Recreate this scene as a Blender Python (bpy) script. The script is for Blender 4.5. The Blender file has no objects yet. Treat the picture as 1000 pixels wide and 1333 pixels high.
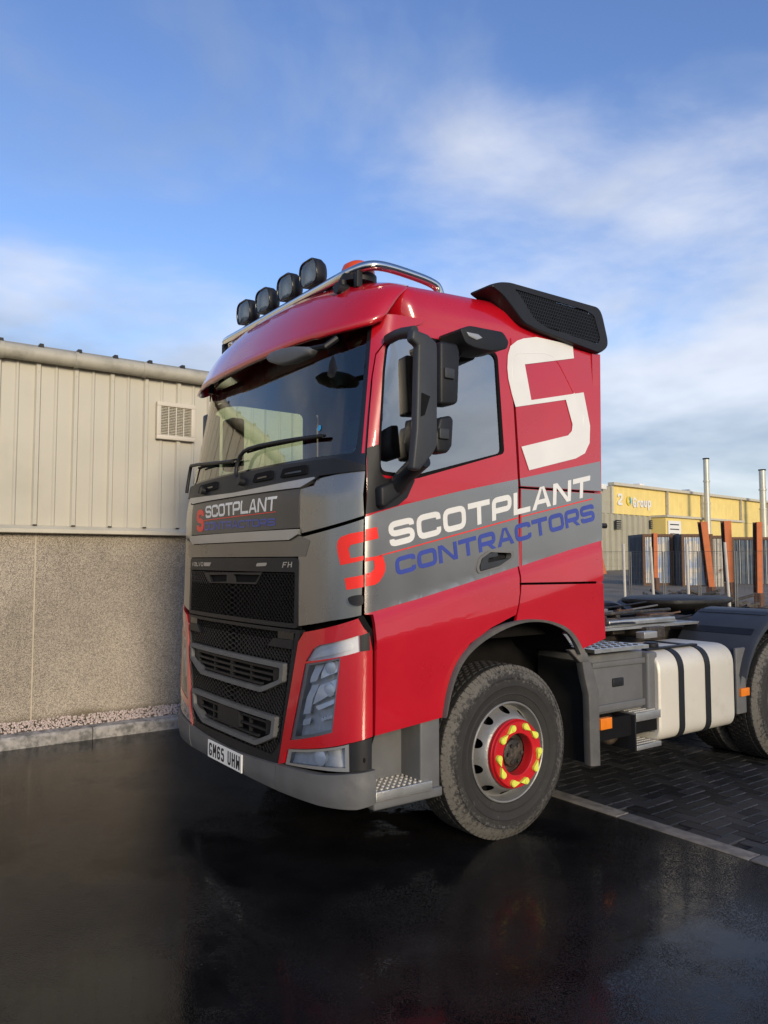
import bpy, bmesh, math, random
from math import *
from mathutils import Vector, Matrix
from mathutils.geometry import delaunay_2d_cdt
random.seed(7)
SC=bpy.context.scene; COL=SC.collection
# ------------------------------------------------------------------ camera
FPX=1001.7; PITCH=.063; YAW=.949; CAM=Vector((-2.115,-3.418,1.689))
cd=bpy.data.cameras.new('camera'); cam=bpy.data.objects.new('camera',cd); COL.objects.link(cam)
cd.sensor_fit='HORIZONTAL'; cd.sensor_width=36; cd.lens=36*FPX/1000; cd.clip_end=3000; cd.clip_start=.05
Fv=Vector((cos(YAW)*cos(PITCH),sin(YAW)*cos(PITCH),sin(PITCH))); Rv=Vector((sin(YAW),-cos(YAW),0)); Uv=Rv.cross(Fv)
M=Matrix((Rv,Uv,-Fv)).transposed().to_4x4(); M.translation=CAM; cam.matrix_world=M
SC.camera=cam
# ------------------------------------------------------------------ light
SUN_EL=radians(15); SUN_AZ=Vector((-.24,-.97,0)).normalized()
W=bpy.data.worlds.new('World'); SC.world=W; W.use_nodes=True
nt=W.node_tree; nt.nodes.clear(); N_=nt.nodes.new; L_=nt.links.new
out=N_('ShaderNodeOutputWorld'); bg=N_('ShaderNodeBackground'); bg.inputs[1].default_value=.15
sky=N_('ShaderNodeTexSky'); sky.sky_type='NISHITA'; sky.sun_disc=False; sky.sun_elevation=SUN_EL
sky.sun_rotation=atan2(SUN_AZ.x,SUN_AZ.y); sky.air_density=1.0; sky.dust_density=.6; sky.ozone_density=2.2
tc=N_('ShaderNodeTexCoord'); sp=N_('ShaderNodeSeparateXYZ'); L_(tc.outputs['Generated'],sp.inputs[0])
def wm(op,a,b=None,c=None,clamp=False):
    n=N_('ShaderNodeMath'); n.operation=op; n.use_clamp=clamp
    for i,v in enumerate((a,b,c)):
        if v is None: continue
        if isinstance(v,(int,float)): n.inputs[i].default_value=v
        else: L_(v,n.inputs[i])
    return n.outputs[0]
zc=wm('MAXIMUM',sp.outputs[2],0.0); den=wm('ADD',zc,.22)
cv=N_('ShaderNodeCombineXYZ'); L_(wm('DIVIDE',sp.outputs[0],den),cv.inputs[0]); L_(wm('DIVIDE',sp.outputs[1],den),cv.inputs[1]); L_(wm('MULTIPLY',zc,1.2),cv.inputs[2])
def wnoise(scale,det,dist,off,rough=.55):
    mp=N_('ShaderNodeMapping'); L_(cv.outputs[0],mp.inputs[0]); mp.inputs[1].default_value=off
    n=N_('ShaderNodeTexNoise'); n.inputs['Scale'].default_value=scale; n.inputs['Detail'].default_value=det; n.inputs['Distortion'].default_value=dist; n.inputs['Roughness'].default_value=rough
    L_(mp.outputs[0],n.inputs[0]); return n.outputs[0]
big=wnoise(.55,3,.2,(6.477,3.017,0)); med=wnoise(1.5,8,.35,(13.019,1.449,0),.52); fine=wnoise(5,6,.4,(2,2,1),.6)
dens=wm('ADD',wm('MULTIPLY',big,.55),wm('ADD',wm('MULTIPLY',med,.5),wm('MULTIPLY',fine,.08)))
low=wm('SUBTRACT',.30,wm('MULTIPLY',zc,.72))            # more cloud towards the horizon
cov=wm('ADD',dens,low)
mr=N_('ShaderNodeMapRange'); mr.interpolation_type='SMOOTHSTEP'; L_(cov,mr.inputs[0]); mr.inputs[1].default_value=.475; mr.inputs[2].default_value=.66; mr.inputs[4].default_value=.80
ccol=N_('ShaderNodeMix'); ccol.data_type='RGBA'
shade=N_('ShaderNodeMapRange'); L_(wnoise(.9,5,.2,(7.7,3.3,0)),shade.inputs[0]); shade.inputs[1].default_value=.38; shade.inputs[2].default_value=.62
L_(shade.outputs[0],ccol.inputs[0]); ccol.inputs[6].default_value=(1.55,1.85,2.35,1); ccol.inputs[7].default_value=(3.9,4.0,4.3,1)
hs=N_('ShaderNodeHueSaturation'); hs.inputs['Hue'].default_value=.515; hs.inputs['Saturation'].default_value=1.12; hs.inputs['Value'].default_value=1.0; L_(sky.outputs[0],hs.inputs['Color'])
mx=N_('ShaderNodeMix'); mx.data_type='RGBA'; L_(mr.outputs[0],mx.inputs[0]); L_(hs.outputs[0],mx.inputs[6]); L_(ccol.outputs[2],mx.inputs[7])
L_(mx.outputs[2],bg.inputs[0]); L_(bg.outputs[0],out.inputs[0])
sd=bpy.data.lights.new('sun','SUN'); sd.energy=2.0; sd.angle=radians(14); sd.color=(1,.84,.62)
so=bpy.data.objects.new('sun',sd); COL.objects.link(so)
sv=Vector((SUN_AZ.x*cos(SUN_EL),SUN_AZ.y*cos(SUN_EL),sin(SUN_EL))); so.rotation_euler=sv.to_track_quat('Z','Y').to_euler(); so.location=(0,-20,20)
SC.view_settings.view_transform='Standard'; SC.view_settings.look='None'; SC.view_settings.gamma=1; SC.view_settings.use_curve_mapping=False
SC.view_settings.exposure=.60
SC.render.engine='CYCLES'
# ------------------------------------------------------------------ materials
def mat(name,base,rough=.5,metal=0.,var=.12,vs=6.,bump=0.,bs=60.,coat=0.,rv=0.,spec=.5,col2=None,mask=(.5,.62),ms=5.,crough=.03,emit=None):
    m=bpy.data.materials.new(name); m.use_nodes=True; t=m.node_tree; n=t.nodes; l=t.links
    b=n['Principled BSDF']; b.inputs['Roughness'].default_value=rough; b.inputs['Metallic'].default_value=metal
    b.inputs['Specular IOR Level'].default_value=spec
    b.inputs['Coat Weight'].default_value=coat; b.inputs['Coat Roughness'].default_value=crough
    tc=n.new('ShaderNodeTexCoord')
    no=n.new('ShaderNodeTexNoise'); no.inputs['Scale'].default_value=vs; no.inputs['Detail'].default_value=6; l.new(tc.outputs['Object'],no.inputs[0])
    mr=n.new('ShaderNodeMapRange'); l.new(no.outputs[0],mr.inputs[0]); mr.inputs[1].default_value=.3; mr.inputs[2].default_value=.7; mr.inputs[3].default_value=1-var; mr.inputs[4].default_value=1+var
    hv=n.new('ShaderNodeHueSaturation'); hv.inputs['Color'].default_value=(*base,1); l.new(mr.outputs[0],hv.inputs['Value'])
    col=hv.outputs[0]
    if col2:
        n2=n.new('ShaderNodeTexNoise'); n2.inputs['Scale'].default_value=ms; n2.inputs['Detail'].default_value=8; n2.inputs['Roughness'].default_value=.65; l.new(tc.outputs['Object'],n2.inputs[0])
        m2=n.new('ShaderNodeMapRange'); l.new(n2.outputs[0],m2.inputs[0]); m2.inputs[1].default_value=mask[0]; m2.inputs[2].default_value=mask[1]
        mm=n.new('ShaderNodeMix'); mm.data_type='RGBA'; l.new(m2.outputs[0],mm.inputs[0]); l.new(col,mm.inputs[6]); mm.inputs[7].default_value=(*col2,1); col=mm.outputs[2]
    l.new(col,b.inputs['Base Color'])
    if rv:
        m3=n.new('ShaderNodeMapRange'); l.new(no.outputs[0],m3.inputs[0]); m3.inputs[1].default_value=.3; m3.inputs[2].default_value=.7; m3.inputs[3].default_value=max(0,rough-rv); m3.inputs[4].default_value=rough+rv; l.new(m3.outputs[0],b.inputs['Roughness'])
    if bump:
        nb=n.new('ShaderNodeTexNoise'); nb.inputs['Scale'].default_value=bs; nb.inputs['Detail'].default_value=4; l.new(tc.outputs['Object'],nb.inputs[0])
        bp=n.new('ShaderNodeBump'); bp.inputs['Strength'].default_value=bump; bp.inputs['Distance'].default_value=.01; l.new(nb.outputs[0],bp.inputs['Height']); l.new(bp.outputs[0],b.inputs['Normal'])
    if emit: b.inputs['Emission Color'].default_value=(*emit,1); b.inputs['Emission Strength'].default_value=1
    return m
def glass(name,tint,refl=1.5,rough=0.0,base=.0):
    m=bpy.data.materials.new(name); m.use_nodes=True; t=m.node_tree; n=t.nodes; l=t.links; n.clear()
    o=n.new('ShaderNodeOutputMaterial'); mx=n.new('ShaderNodeMixShader'); tr=n.new('ShaderNodeBsdfTransparent'); gl=n.new('ShaderNodeBsdfGlossy'); fr=n.new('ShaderNodeFresnel')
    tr.inputs[0].default_value=(*tint,1); gl.inputs['Roughness'].default_value=rough; gl.inputs[0].default_value=(1,.985,.94,1); fr.inputs[0].default_value=refl
    ad=n.new('ShaderNodeMath'); ad.operation='ADD'; ad.use_clamp=True; l.new(fr.outputs[0],ad.inputs[0]); ad.inputs[1].default_value=base
    no=n.new('ShaderNodeTexNoise'); no.inputs['Scale'].default_value=1.3; tc=n.new('ShaderNodeTexCoord'); l.new(tc.outputs['Object'],no.inputs[0])
    bp=n.new('ShaderNodeBump'); bp.inputs['Strength'].default_value=.06; bp.inputs['Distance'].default_value=.05; l.new(no.outputs[0],bp.inputs['Height']); l.new(bp.outputs[0],gl.inputs['Normal'])
    l.new(ad.outputs[0],mx.inputs[0]); l.new(tr.outputs[0],mx.inputs[1]); l.new(gl.outputs[0],mx.inputs[2]); l.new(mx.outputs[0],o.inputs[0]); return m
red=mat('red_paint',(.47,.004,.014),.30,0,.06,3,0,60,1.0,.05)
redp=mat('red_vinyl',(.85,.03,.02),.4,0,.04)
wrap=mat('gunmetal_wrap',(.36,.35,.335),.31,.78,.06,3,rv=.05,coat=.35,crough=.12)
wrapf=mat('gunmetal_front_shaded',(.17,.168,.163),.30,.72,.06,3,rv=.05,coat=.35,crough=.12)  # same wrap, darkened: shade of the sunless front put into the colour
wrapm=mat('gunmetal_corner_shaded',(.27,.265,.255),.28,.78,.06,3,rv=.05,coat=.35,crough=.12)  # same wrap, tone between side and front: corner shading put into the colour
darkwrap=mat('dark_badge_panel',(.085,.082,.08),.38,.4,.06,3)
silver=mat('silver_strip',(.42,.42,.42),.35,.6,.05,4)
white=mat('white_vinyl',(.74,.74,.72),.35,0,.04,5)
blue=mat('blue_vinyl',(.045,.07,.33),.35,0,.08,5)
black=mat('black_plastic',(.012,.013,.016),.5,0,.15,8,.15,250,spec=.35)
armm=mat('mirror_plastic',(.035,.039,.046),.5,0,.12,6,.12,220,spec=.4)
blackm=mat('matt_black',(.006,.006,.007),.8,0,.2,spec=.15)
gapm=mat('dark_structure',(.006,.0055,.0055),.75,0,.3,9,.2,40,spec=.15)
gloss=mat('gloss_black',(.01,.011,.013),.12,0,.1,5)
greyp=mat('grey_plastic',(.115,.118,.122),.55,0,.1,7,.2,300,col2=(.16,.155,.145),mask=(.55,.75))
greyr=mat('handle_plastic',(.16,.16,.16),.4,0,.1,7)
greyl=mat('arch_plastic',(.10,.10,.10),.6,0,.12,9,.2,250,col2=(.17,.16,.145),mask=(.5,.75))
chrome=mat('polished_steel',(.72,.71,.68),.12,1,.06,9)
alu=mat('aluminium',(.62,.61,.57),.38,.85,.12,8,.2,90,col2=(.42,.40,.36),mask=(.5,.75))
tankm=mat('tank_aluminium',(.66,.63,.55),.5,.25,.05,3,.08,30,col2=(.55,.52,.45),mask=(.55,.8),ms=4)
studm=mat('stud_metal',(.45,.44,.42),.6,.3,.1)
rubber=mat('black_rubber',(.02,.02,.02),.6,0,.2)
steelg=mat('grey_steel_wheel',(.25,.25,.245),.42,.3,.1,12,.2,80,col2=(.2,.18,.15),mask=(.58,.75),ms=9)
yel=mat('yellow_plastic',(.72,.75,.10),.45,0,.05)
ringm=mat('red_ring',(.52,.012,.018),.35,0,.05,8,coat=.3)
plate=mat('plate_white',(.82,.82,.80),.4,0,.03)
lamp_s=mat('lamp_reflector',(.86,.87,.88),.25,.2,.06,8)
lamp_g=mat('lamp_grey',(.55,.56,.57),.4,0,.15,25)
lamp_d=mat('lamp_dark_reflector',(.62,.65,.66),.3,.35,.35,14)
lamp_w=mat('lamp_white',(.78,.80,.82),.3,.1,.05)
amber=mat('amber_lens',(.75,.20,.015),.25,0,.1,20)
orange=mat('orange_beacon',(.65,.07,.01),.2,0,.05)
greasy=mat('greasy_steel',(.05,.045,.04),.5,.4,.4,12,.5,60,col2=(.16,.12,.085),mask=(.5,.7),ms=11)
greasyd=mat('greased_plate',(.016,.016,.016),.6,.1,.4,8,.4,30)
rusty=mat('rusty_steel',(.13,.075,.045),.8,.1,.4,14,.5,60)
interior=mat('interior_trim',(.05,.052,.055),.8,0,.1)
seatm=mat('seat_fabric',(.035,.037,.045),.9,0,.15,30)
glassw=glass('windscreen_glass',(.74,.84,.70),1.45,0,.085)
glasss=glass('side_glass',(.42,.46,.42),1.5,0,.36)
glassl=glass('lamp_lens',(.95,.96,.98),1.28,.02,.0)
glassr=glass('roof_lamp_lens',(.72,.77,.78),1.5,.06,.06)
# asphalt: wet, very dark, glossy film broken by aggregate
def asphalt():
    m=bpy.data.materials.new('wet_asphalt'); m.use_nodes=True; t=m.node_tree; n=t.nodes; l=t.links; b=n['Principled BSDF']
    tc=n.new('ShaderNodeTexCoord'); o=tc.outputs['Object']
    def noise(s,d=4,r=.5): x=n.new('ShaderNodeTexNoise'); x.inputs['Scale'].default_value=s; x.inputs['Detail'].default_value=d; x.inputs['Roughness'].default_value=r; l.new(o,x.inputs[0]); return x.outputs[0]
    def rng(v,a,b_,c,d): x=n.new('ShaderNodeMapRange'); l.new(v,x.inputs[0]); x.inputs[1].default_value=a; x.inputs[2].default_value=b_; x.inputs[3].default_value=c; x.inputs[4].default_value=d; return x.outputs[0]
    wet=rng(noise(.7,6,.6),.46,.60,0,1)
    vo=n.new('ShaderNodeTexVoronoi'); vo.inputs['Scale'].default_value=150; l.new(o,vo.inputs[0])
    c=n.new('ShaderNodeMix'); c.data_type='RGBA'; l.new(rng(noise(3,6),.35,.7,0,1),c.inputs[0]); c.inputs[6].default_value=(.006,.006,.0065,1); c.inputs[7].default_value=(.013,.0127,.0125,1)
    c2=n.new('ShaderNodeMix'); c2.data_type='RGBA'; sp_=rng(vo.outputs['Color'],.93,.99,0,.5); l.new(sp_,c2.inputs[0]); l.new(c.outputs[2],c2.inputs[6]); c2.inputs[7].default_value=(.09,.085,.08,1)
    l.new(c2.outputs[2],b.inputs['Base Color'])
    r=n.new('ShaderNodeMix'); r.data_type='FLOAT'; l.new(wet,r.inputs[0]); r.inputs[2].default_value=.05; l.new(rng(noise(9,5),.3,.7,.11,.24),r.inputs[3]); l.new(r.outputs[0],b.inputs['Roughness'])
    hgt=n.new('ShaderNodeMath'); hgt.operation='MULTIPLY'; l.new(rng(vo.outputs['Distance'],0,.6,1,0),hgt.inputs[0]); l.new(rng(wet,0,1,.10,1.),hgt.inputs[1])
    h2=n.new('ShaderNodeMath'); h2.operation='ADD'; l.new(hgt.outputs[0],h2.inputs[0]); l.new(rng(noise(14,3),0,1,0,.35),h2.inputs[1])
    bp=n.new('ShaderNodeBump'); bp.inputs['Strength'].default_value=.5; bp.inputs['Distance'].default_value=.003; l.new(h2.outputs[0],bp.inputs['Height']); l.new(bp.outputs[0],b.inputs['Normal'])
    b.inputs['Specular IOR Level'].default_value=.19
    return m
asph=asphalt()
paver=mat('wet_block',(.028,.028,.029),.40,0,.25,9,.5,120,rv=.1,spec=.35,col2=(.05,.048,.046),mask=(.5,.72),ms=3)
_n=paver.node_tree.nodes; _l=paver.node_tree.links; _b=_n['Principled BSDF']; _s=_b.inputs['Base Color'].links[0].from_socket
_o=_n.new('ShaderNodeObjectInfo'); _r=_n.new('ShaderNodeMapRange'); _l.new(_o.outputs['Random'],_r.inputs[0]); _r.inputs[3].default_value=.6; _r.inputs[4].default_value=1.6
_h=_n.new('ShaderNodeHueSaturation'); _l.new(_s,_h.inputs['Color']); _l.new(_r.outputs[0],_h.inputs['Value']); _l.new(_h.outputs[0],_b.inputs['Base Color'])
joint=mat('joint_sand',(.012,.0115,.011),.8,0,.3,30,.5,200)
edgem=mat('edging_concrete',(.20,.18,.15),.6,0,.25,14,.4,140,col2=(.09,.085,.075),mask=(.5,.7),ms=8)
kerbm=mat('kerb_concrete',(.36,.345,.33),.75,0,.2,12,.5,120,col2=(.13,.13,.125),mask=(.45,.62),ms=9)
def roughcast():
    m=mat('pebbledash',(.40,.35,.285),.9,0,.16,1.1,0,col2=(.31,.275,.22),mask=(.46,.66),ms=.9); t=m.node_tree; n=t.nodes; l=t.links; b=n['Principled BSDF']
    src=b.inputs['Base Color'].links[0].from_socket
    tc=n.new('ShaderNodeTexCoord'); v=n.new('ShaderNodeTexVoronoi'); v.inputs['Scale'].default_value=135; l.new(tc.outputs['Object'],v.inputs[0])
    sp_=n.new('ShaderNodeSeparateColor'); l.new(v.outputs['Color'],sp_.inputs[0])
    r=n.new('ShaderNodeMapRange'); l.new(sp_.outputs[0],r.inputs[0]); r.inputs[3].default_value=.55; r.inputs[4].default_value=1.42
    h=n.new('ShaderNodeHueSaturation'); l.new(src,h.inputs['Color']); l.new(r.outputs[0],h.inputs['Value']); 
    # ragged darker brown band along the foot of the wall
    s=n.new('ShaderNodeSeparateXYZ'); l.new(tc.outputs['Object'],s.inputs[0]); no=n.new('ShaderNodeTexNoise'); no.inputs['Scale'].default_value=2.5; no.inputs['Detail'].default_value=5; l.new(tc.outputs['Object'],no.inputs[0])
    a=n.new('ShaderNodeMath'); a.operation='MULTIPLY_ADD'; l.new(no.outputs[0],a.inputs[0]); a.inputs[1].default_value=-.14; l.new(s.outputs[2],a.inputs[2])
    k=n.new('ShaderNodeMapRange'); l.new(a.outputs[0],k.inputs[0]); k.inputs[1].default_value=.07; k.inputs[2].default_value=.13; k.inputs[3].default_value=.75; k.inputs[4].default_value=0
    mm=n.new('ShaderNodeMix'); mm.data_type='RGBA'; l.new(k.outputs[0],mm.inputs[0]); l.new(h.outputs[0],mm.inputs[6]); mm.inputs[7].default_value=(.13,.105,.06,1)
    l.new(mm.outputs[2],b.inputs['Base Color'])
    bp=n.new('ShaderNodeBump'); bp.inputs['Strength'].default_value=.9; bp.inputs['Distance'].default_value=.008; l.new(v.outputs['Distance'],bp.inputs['Height']); bp.invert=True; l.new(bp.outputs[0],b.inputs['Normal'])
    return m
rough_wall=roughcast()
gravelm=mat('pink_gravel',(.55,.46,.42),.85,0,.35,60,0)
clad=mat('cream_cladding',(.50,.475,.395),.5,.0,.05,1.5,.05,6,rv=.08,col2=(.43,.41,.34),mask=(.5,.75),ms=1.2)
cladj=mat('cream_trim',(.52,.49,.40),.5,0,.08,3)
gutm=mat('gutter_plastic',(.42,.40,.33),.5,0,.1,5,col2=(.27,.26,.21),mask=(.5,.7),ms=4)
ventm=mat('vent_frame',(.58,.53,.44),.5,0,.06,3); ventg=mat('vent_mesh',(.40,.37,.29),.7,0,.3,60)
yclad=mat('yellow_cladding',(.76,.60,.21),.55,0,.06,1,.05,6); gclad=mat('grey_cladding',(.36,.345,.27),.55,0,.06,1)
galv=mat('galvanised_duct',(.50,.50,.44),.4,.3,.1,1.5); 
cwhite=mat('container_white',(.62,.57,.48),.7,0,.1,3,col2=(.22,.12,.07),mask=(.56,.64),ms=2.2)
cblue=mat('container_pale_blue',(.34,.42,.56),.7,0,.1,3,col2=(.62,.58,.50),mask=(.46,.54),ms=1.1)
cdark=mat('container_dark_blue',(.06,.085,.12),.7,0,.2,2,col2=(.12,.13,.14),mask=(.5,.65),ms=1.2)
cshade=mat('container_side_shade',(.09,.10,.11),.7,0,.2,2)  # dark container sides: their shade is put into the colour
orng=mat('orange_post',(.50,.125,.03),.6,0,.15,3,col2=(.25,.07,.03),mask=(.58,.72),ms=3); brn=mat('brown_rust',(.12,.06,.035),.8,0,.2,5)  # orange front flanges; webs, back flanges and feet darker brown
groundm=mat('yard_ground',(.17,.145,.11),.9,0,.3,.6,.5,8,col2=(.17,.15,.12),mask=(.45,.65),ms=.4)
fencew=mat('fence_wire',(.16,.16,.155),.6,.4,.1); polew=mat('pale_pole',(.55,.52,.46),.6,0,.1)
scrap=mat('scrap',(.14,.11,.08),.85,0,.5,4,.5,20)
occ=mat('warehouse_steel',(.20,.21,.21),.6,0,.08,1)
stickm=mat('blue_sticker',(.03,.30,.60),.5,0,.02)
def tyre_mat():
    m=mat('muddy_tyre',(.013,.0125,.0125),.78,0,.2,14,.3,110); t=m.node_tree; n=t.nodes; l=t.links; b=n['Principled BSDF']; src=b.inputs['Base Color'].links[0].from_socket
    tc=n.new('ShaderNodeTexCoord'); s=n.new('ShaderNodeSeparateXYZ'); l.new(tc.outputs['Object'],s.inputs[0])
    cx=n.new('ShaderNodeCombineXYZ'); l.new(s.outputs[0],cx.inputs[0]); l.new(s.outputs[2],cx.inputs[2]); ln=n.new('ShaderNodeVectorMath'); ln.operation='LENGTH'; l.new(cx.outputs[0],ln.inputs[0])
    no=n.new('ShaderNodeTexNoise'); no.inputs['Scale'].default_value=42; no.inputs['Detail'].default_value=9; no.inputs['Roughness'].default_value=.75; l.new(tc.outputs['Object'],no.inputs[0])
    lo=n.new('ShaderNodeTexNoise'); lo.inputs['Scale'].default_value=3; lo.inputs['Detail'].default_value=2; l.new(tc.outputs['Object'],lo.inputs[0])
    r=n.new('ShaderNodeMapRange'); l.new(ln.outputs['Value'],r.inputs[0]); r.inputs[1].default_value=.40; r.inputs[2].default_value=.505; r.inputs[3].default_value=-.20; r.inputs[4].default_value=.09
    ys=n.new('ShaderNodeMapRange'); l.new(s.outputs[1],ys.inputs[0]); ys.inputs[1].default_value=.03; ys.inputs[2].default_value=.07; ys.inputs[3].default_value=0; ys.inputs[4].default_value=-.35  # tread's shade put into the colour: no mud past the outer shoulder
    ya=n.new('ShaderNodeMath'); ya.operation='ADD'; l.new(ys.outputs[0],ya.inputs[0]); l.new(r.outputs[0],ya.inputs[1])
    a=n.new('ShaderNodeMath'); a.operation='ADD'; l.new(ya.outputs[0],a.inputs[0]); l.new(no.outputs[0],a.inputs[1])
    a2=n.new('ShaderNodeMath'); a2.operation='MULTIPLY_ADD'; l.new(lo.outputs[0],a2.inputs[0]); a2.inputs[1].default_value=.35; l.new(a.outputs[0],a2.inputs[2])
    k=n.new('ShaderNodeMapRange'); l.new(a2.outputs[0],k.inputs[0]); k.inputs[1].default_value=.60; k.inputs[2].default_value=.72; k.inputs[4].default_value=.85
    mm=n.new('ShaderNodeMix'); mm.data_type='RGBA'; l.new(k.outputs[0],mm.inputs[0]); l.new(src,mm.inputs[6]); mm.inputs[7].default_value=(.135,.127,.112,1)
    # faint dust over the whole sidewall
    dd=n.new('ShaderNodeMix'); dd.data_type='RGBA'; dm=n.new('ShaderNodeMapRange'); l.new(lo.outputs[0],dm.inputs[0]); dm.inputs[3].default_value=.05; dm.inputs[4].default_value=.24; l.new(dm.outputs[0],dd.inputs[0]); l.new(mm.outputs[2],dd.inputs[6]); dd.inputs[7].default_value=(.075,.072,.067,1)
    l.new(dd.outputs[2],b.inputs['Base Color']); return m
tyrem=tyre_mat()
# ------------------------------------------------------------------ object helpers
def link(name,me,m=None,parent=None,loc=None,kind=None):
    o=bpy.data.objects.new(name,me); COL.objects.link(o)
    if m is not None and me is not None and not me.materials: me.materials.append(m)
    if parent is not None: o.parent=parent
    if loc is not None: o.location=loc
    if kind: o['kind']=kind
    return o
def mesh(name,vs,fs,m,parent=None,smooth=False,loc=None,kind=None):
    me=bpy.data.meshes.new(name); me.from_pydata([tuple(v) for v in vs],[],fs); me.materials.append(m)
    if smooth: me.polygons.foreach_set('use_smooth',[True]*len(me.polygons))
    me.update(); return link(name,me,None,parent,loc,kind)
def thing(name,label,cat,loc=(0,0,0),group=None,rz=0):
    o=bpy.data.objects.new(name,None); COL.objects.link(o); o.location=loc; o.rotation_euler=(0,0,rz); o.empty_display_size=.1
    o['label']=label; o['category']=cat
    if group: o['group']=group
    return o
def tag(o,label,cat,group=None):
    o['label']=label; o['category']=cat
    if group: o['group']=group
    return o
class MB:
    def __init__(s): s.v=[]; s.f=[]
    def add(s,vs,fs):
        b=len(s.v); s.v+=[tuple(v) for v in vs]; s.f+=[tuple(b+i for i in f) for f in fs]; return s
    def box(s,a,b,bev=0):
        (x0,y0,z0),(x1,y1,z1)=a,b
        if bev<=0:
            return s.add([(x,y,z) for x in(x0,x1) for y in(y0,y1) for z in(z0,z1)],[(0,1,3,2),(4,6,7,5),(0,4,5,1),(2,3,7,6),(0,2,6,4),(1,5,7,3)])
        bm=bmesh.new(); bmesh.ops.create_cube(bm,size=1)
        for v in bm.verts: v.co=Vector(((x0+x1)/2+v.co.x*(x1-x0),(y0+y1)/2+v.co.y*(y1-y0),(z0+z1)/2+v.co.z*(z1-z0)))
        bmesh.ops.bevel(bm,geom=bm.edges[:],offset=bev,segments=3,profile=.5,affect='EDGES')
        bm.verts.index_update(); s.add([v.co[:] for v in bm.verts],[[v.index for v in f.verts] for f in bm.faces]); bm.free(); return s
    def prism(s,poly,axis,a,b):   # poly 2D; extruded along axis between a and b
        def p3(p,h): return (h,p[0],p[1]) if axis=='x' else ((p[0],h,p[1]) if axis=='y' else (p[0],p[1],h))
        n=len(poly); return s.add([p3(p,a) for p in poly]+[p3(p,b) for p in poly],[tuple(range(n)),tuple(range(2*n-1,n-1,-1))]+[(i,(i+1)%n,n+(i+1)%n,n+i) for i in range(n)])
    def tube(s,path,r,seg=12,cap=True):
        P=[Vector(p) for p in path]; n=len(P); b=len(s.v); up=Vector((0,0,1)); prev=None
        for i,p in enumerate(P):
            t=((P[min(i+1,n-1)]-P[max(i-1,0)])).normalized()
            if prev is None:
                a=t.cross(up); 
                if a.length<.1: a=t.cross(Vector((1,0,0)))
                a.normalize()
            else: a=(prev-t*prev.dot(t)).normalized()
            prev=a; c=t.cross(a); rr=r[i] if isinstance(r,(list,tuple)) else r
            s.v+=[tuple(p+(a*cos(2*pi*k/seg)+c*sin(2*pi*k/seg))*rr) for k in range(seg)]
        for i in range(n-1): s.f+=[(b+i*seg+k,b+i*seg+(k+1)%seg,b+(i+1)*seg+(k+1)%seg,b+(i+1)*seg+k) for k in range(seg)]
        if cap: s.f+=[tuple(b+k for k in range(seg)),tuple(b+(n-1)*seg+k for k in reversed(range(seg)))]
        return s
    def build(s,name,m,parent=None,smooth=False,loc=None,kind=None,auto=None):
        o=mesh(name,s.v,s.f,m,parent,smooth,loc,kind)
        bm=bmesh.new(); bm.from_mesh(o.data); bmesh.ops.recalc_face_normals(bm,faces=bm.faces); 
        if auto:
            for f in bm.faces: f.smooth=True
            for e in bm.edges:
                if len(e.link_faces)==2 and e.calc_face_angle(0)>radians(auto): e.smooth=False
        bm.to_mesh(o.data); bm.free(); return o
def box(name,a,b,m,parent=None,bev=0,**k): return MB().box(a,b,bev).build(name,m,parent,auto=35 if bev else None,**k)
def lathe(name,prof,m,parent=None,seg=64,axis='y',auto=40,loc=None,closed=False,wob=None):
    vs=[];fs=[];n=len(prof)
    for i in range(seg):
        a=2*pi*i/seg
        for j,(r,h) in enumerate(prof):
            if wob: r=r+wob(i,j)
            if axis=='y': vs.append((r*cos(a),h,r*sin(a)))
            else: vs.append((r*cos(a),r*sin(a),h))
    for i in range(seg):
        k=(i+1)%seg
        for j in range(n-1 if not closed else n): j2=(j+1)%n; fs.append((i*n+j,k*n+j,k*n+j2,i*n+j2))
    mb=MB(); mb.add(vs,fs); return mb.build(name,m,parent,auto=auto,loc=loc)
# polygons ------------------------------------------------------------
def rnd(poly,r,seg=4):
    o=[]; n=len(poly)
    for i in range(n):
        p=Vector(poly[i]); a=Vector(poly[i-1]); b=Vector(poly[(i+1)%n]); rr=r[i] if isinstance(r,(list,tuple)) else r
        if rr<=0: o.append(tuple(p)); continue
        da=(a-p); db=(b-p); la=min(rr,da.length*.48); lb=min(rr,db.length*.48); s=p+da.normalized()*la; e=p+db.normalized()*lb
        for k in range(seg+1):
            t=k/seg; o.append(tuple(s*(1-t)**2+p*2*t*(1-t)+e*t*t))
    return o
def inside(p,poly):
    x,y=p; c=False; n=len(poly); j=n-1
    for i in range(n):
        xi,yi=poly[i]; xj,yj=poly[j]
        if (yi>y)!=(yj>y) and x<(xj-xi)*(y-yi)/(yj-yi)+xi: c=not c
        j=i
    return c
def sub(poly,step,close=True):
    o=[]; n=len(poly)
    for i in range(n if close else n-1):
        a=poly[i]; b=poly[(i+1)%n]; k=max(1,int(math.hypot(b[0]-a[0],b[1]-a[1])/step+.5))
        for j in range(k): o.append((a[0]+(b[0]-a[0])*j/k,a[1]+(b[1]-a[1])*j/k))
    if not close: o.append(poly[-1])
    return o
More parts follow.
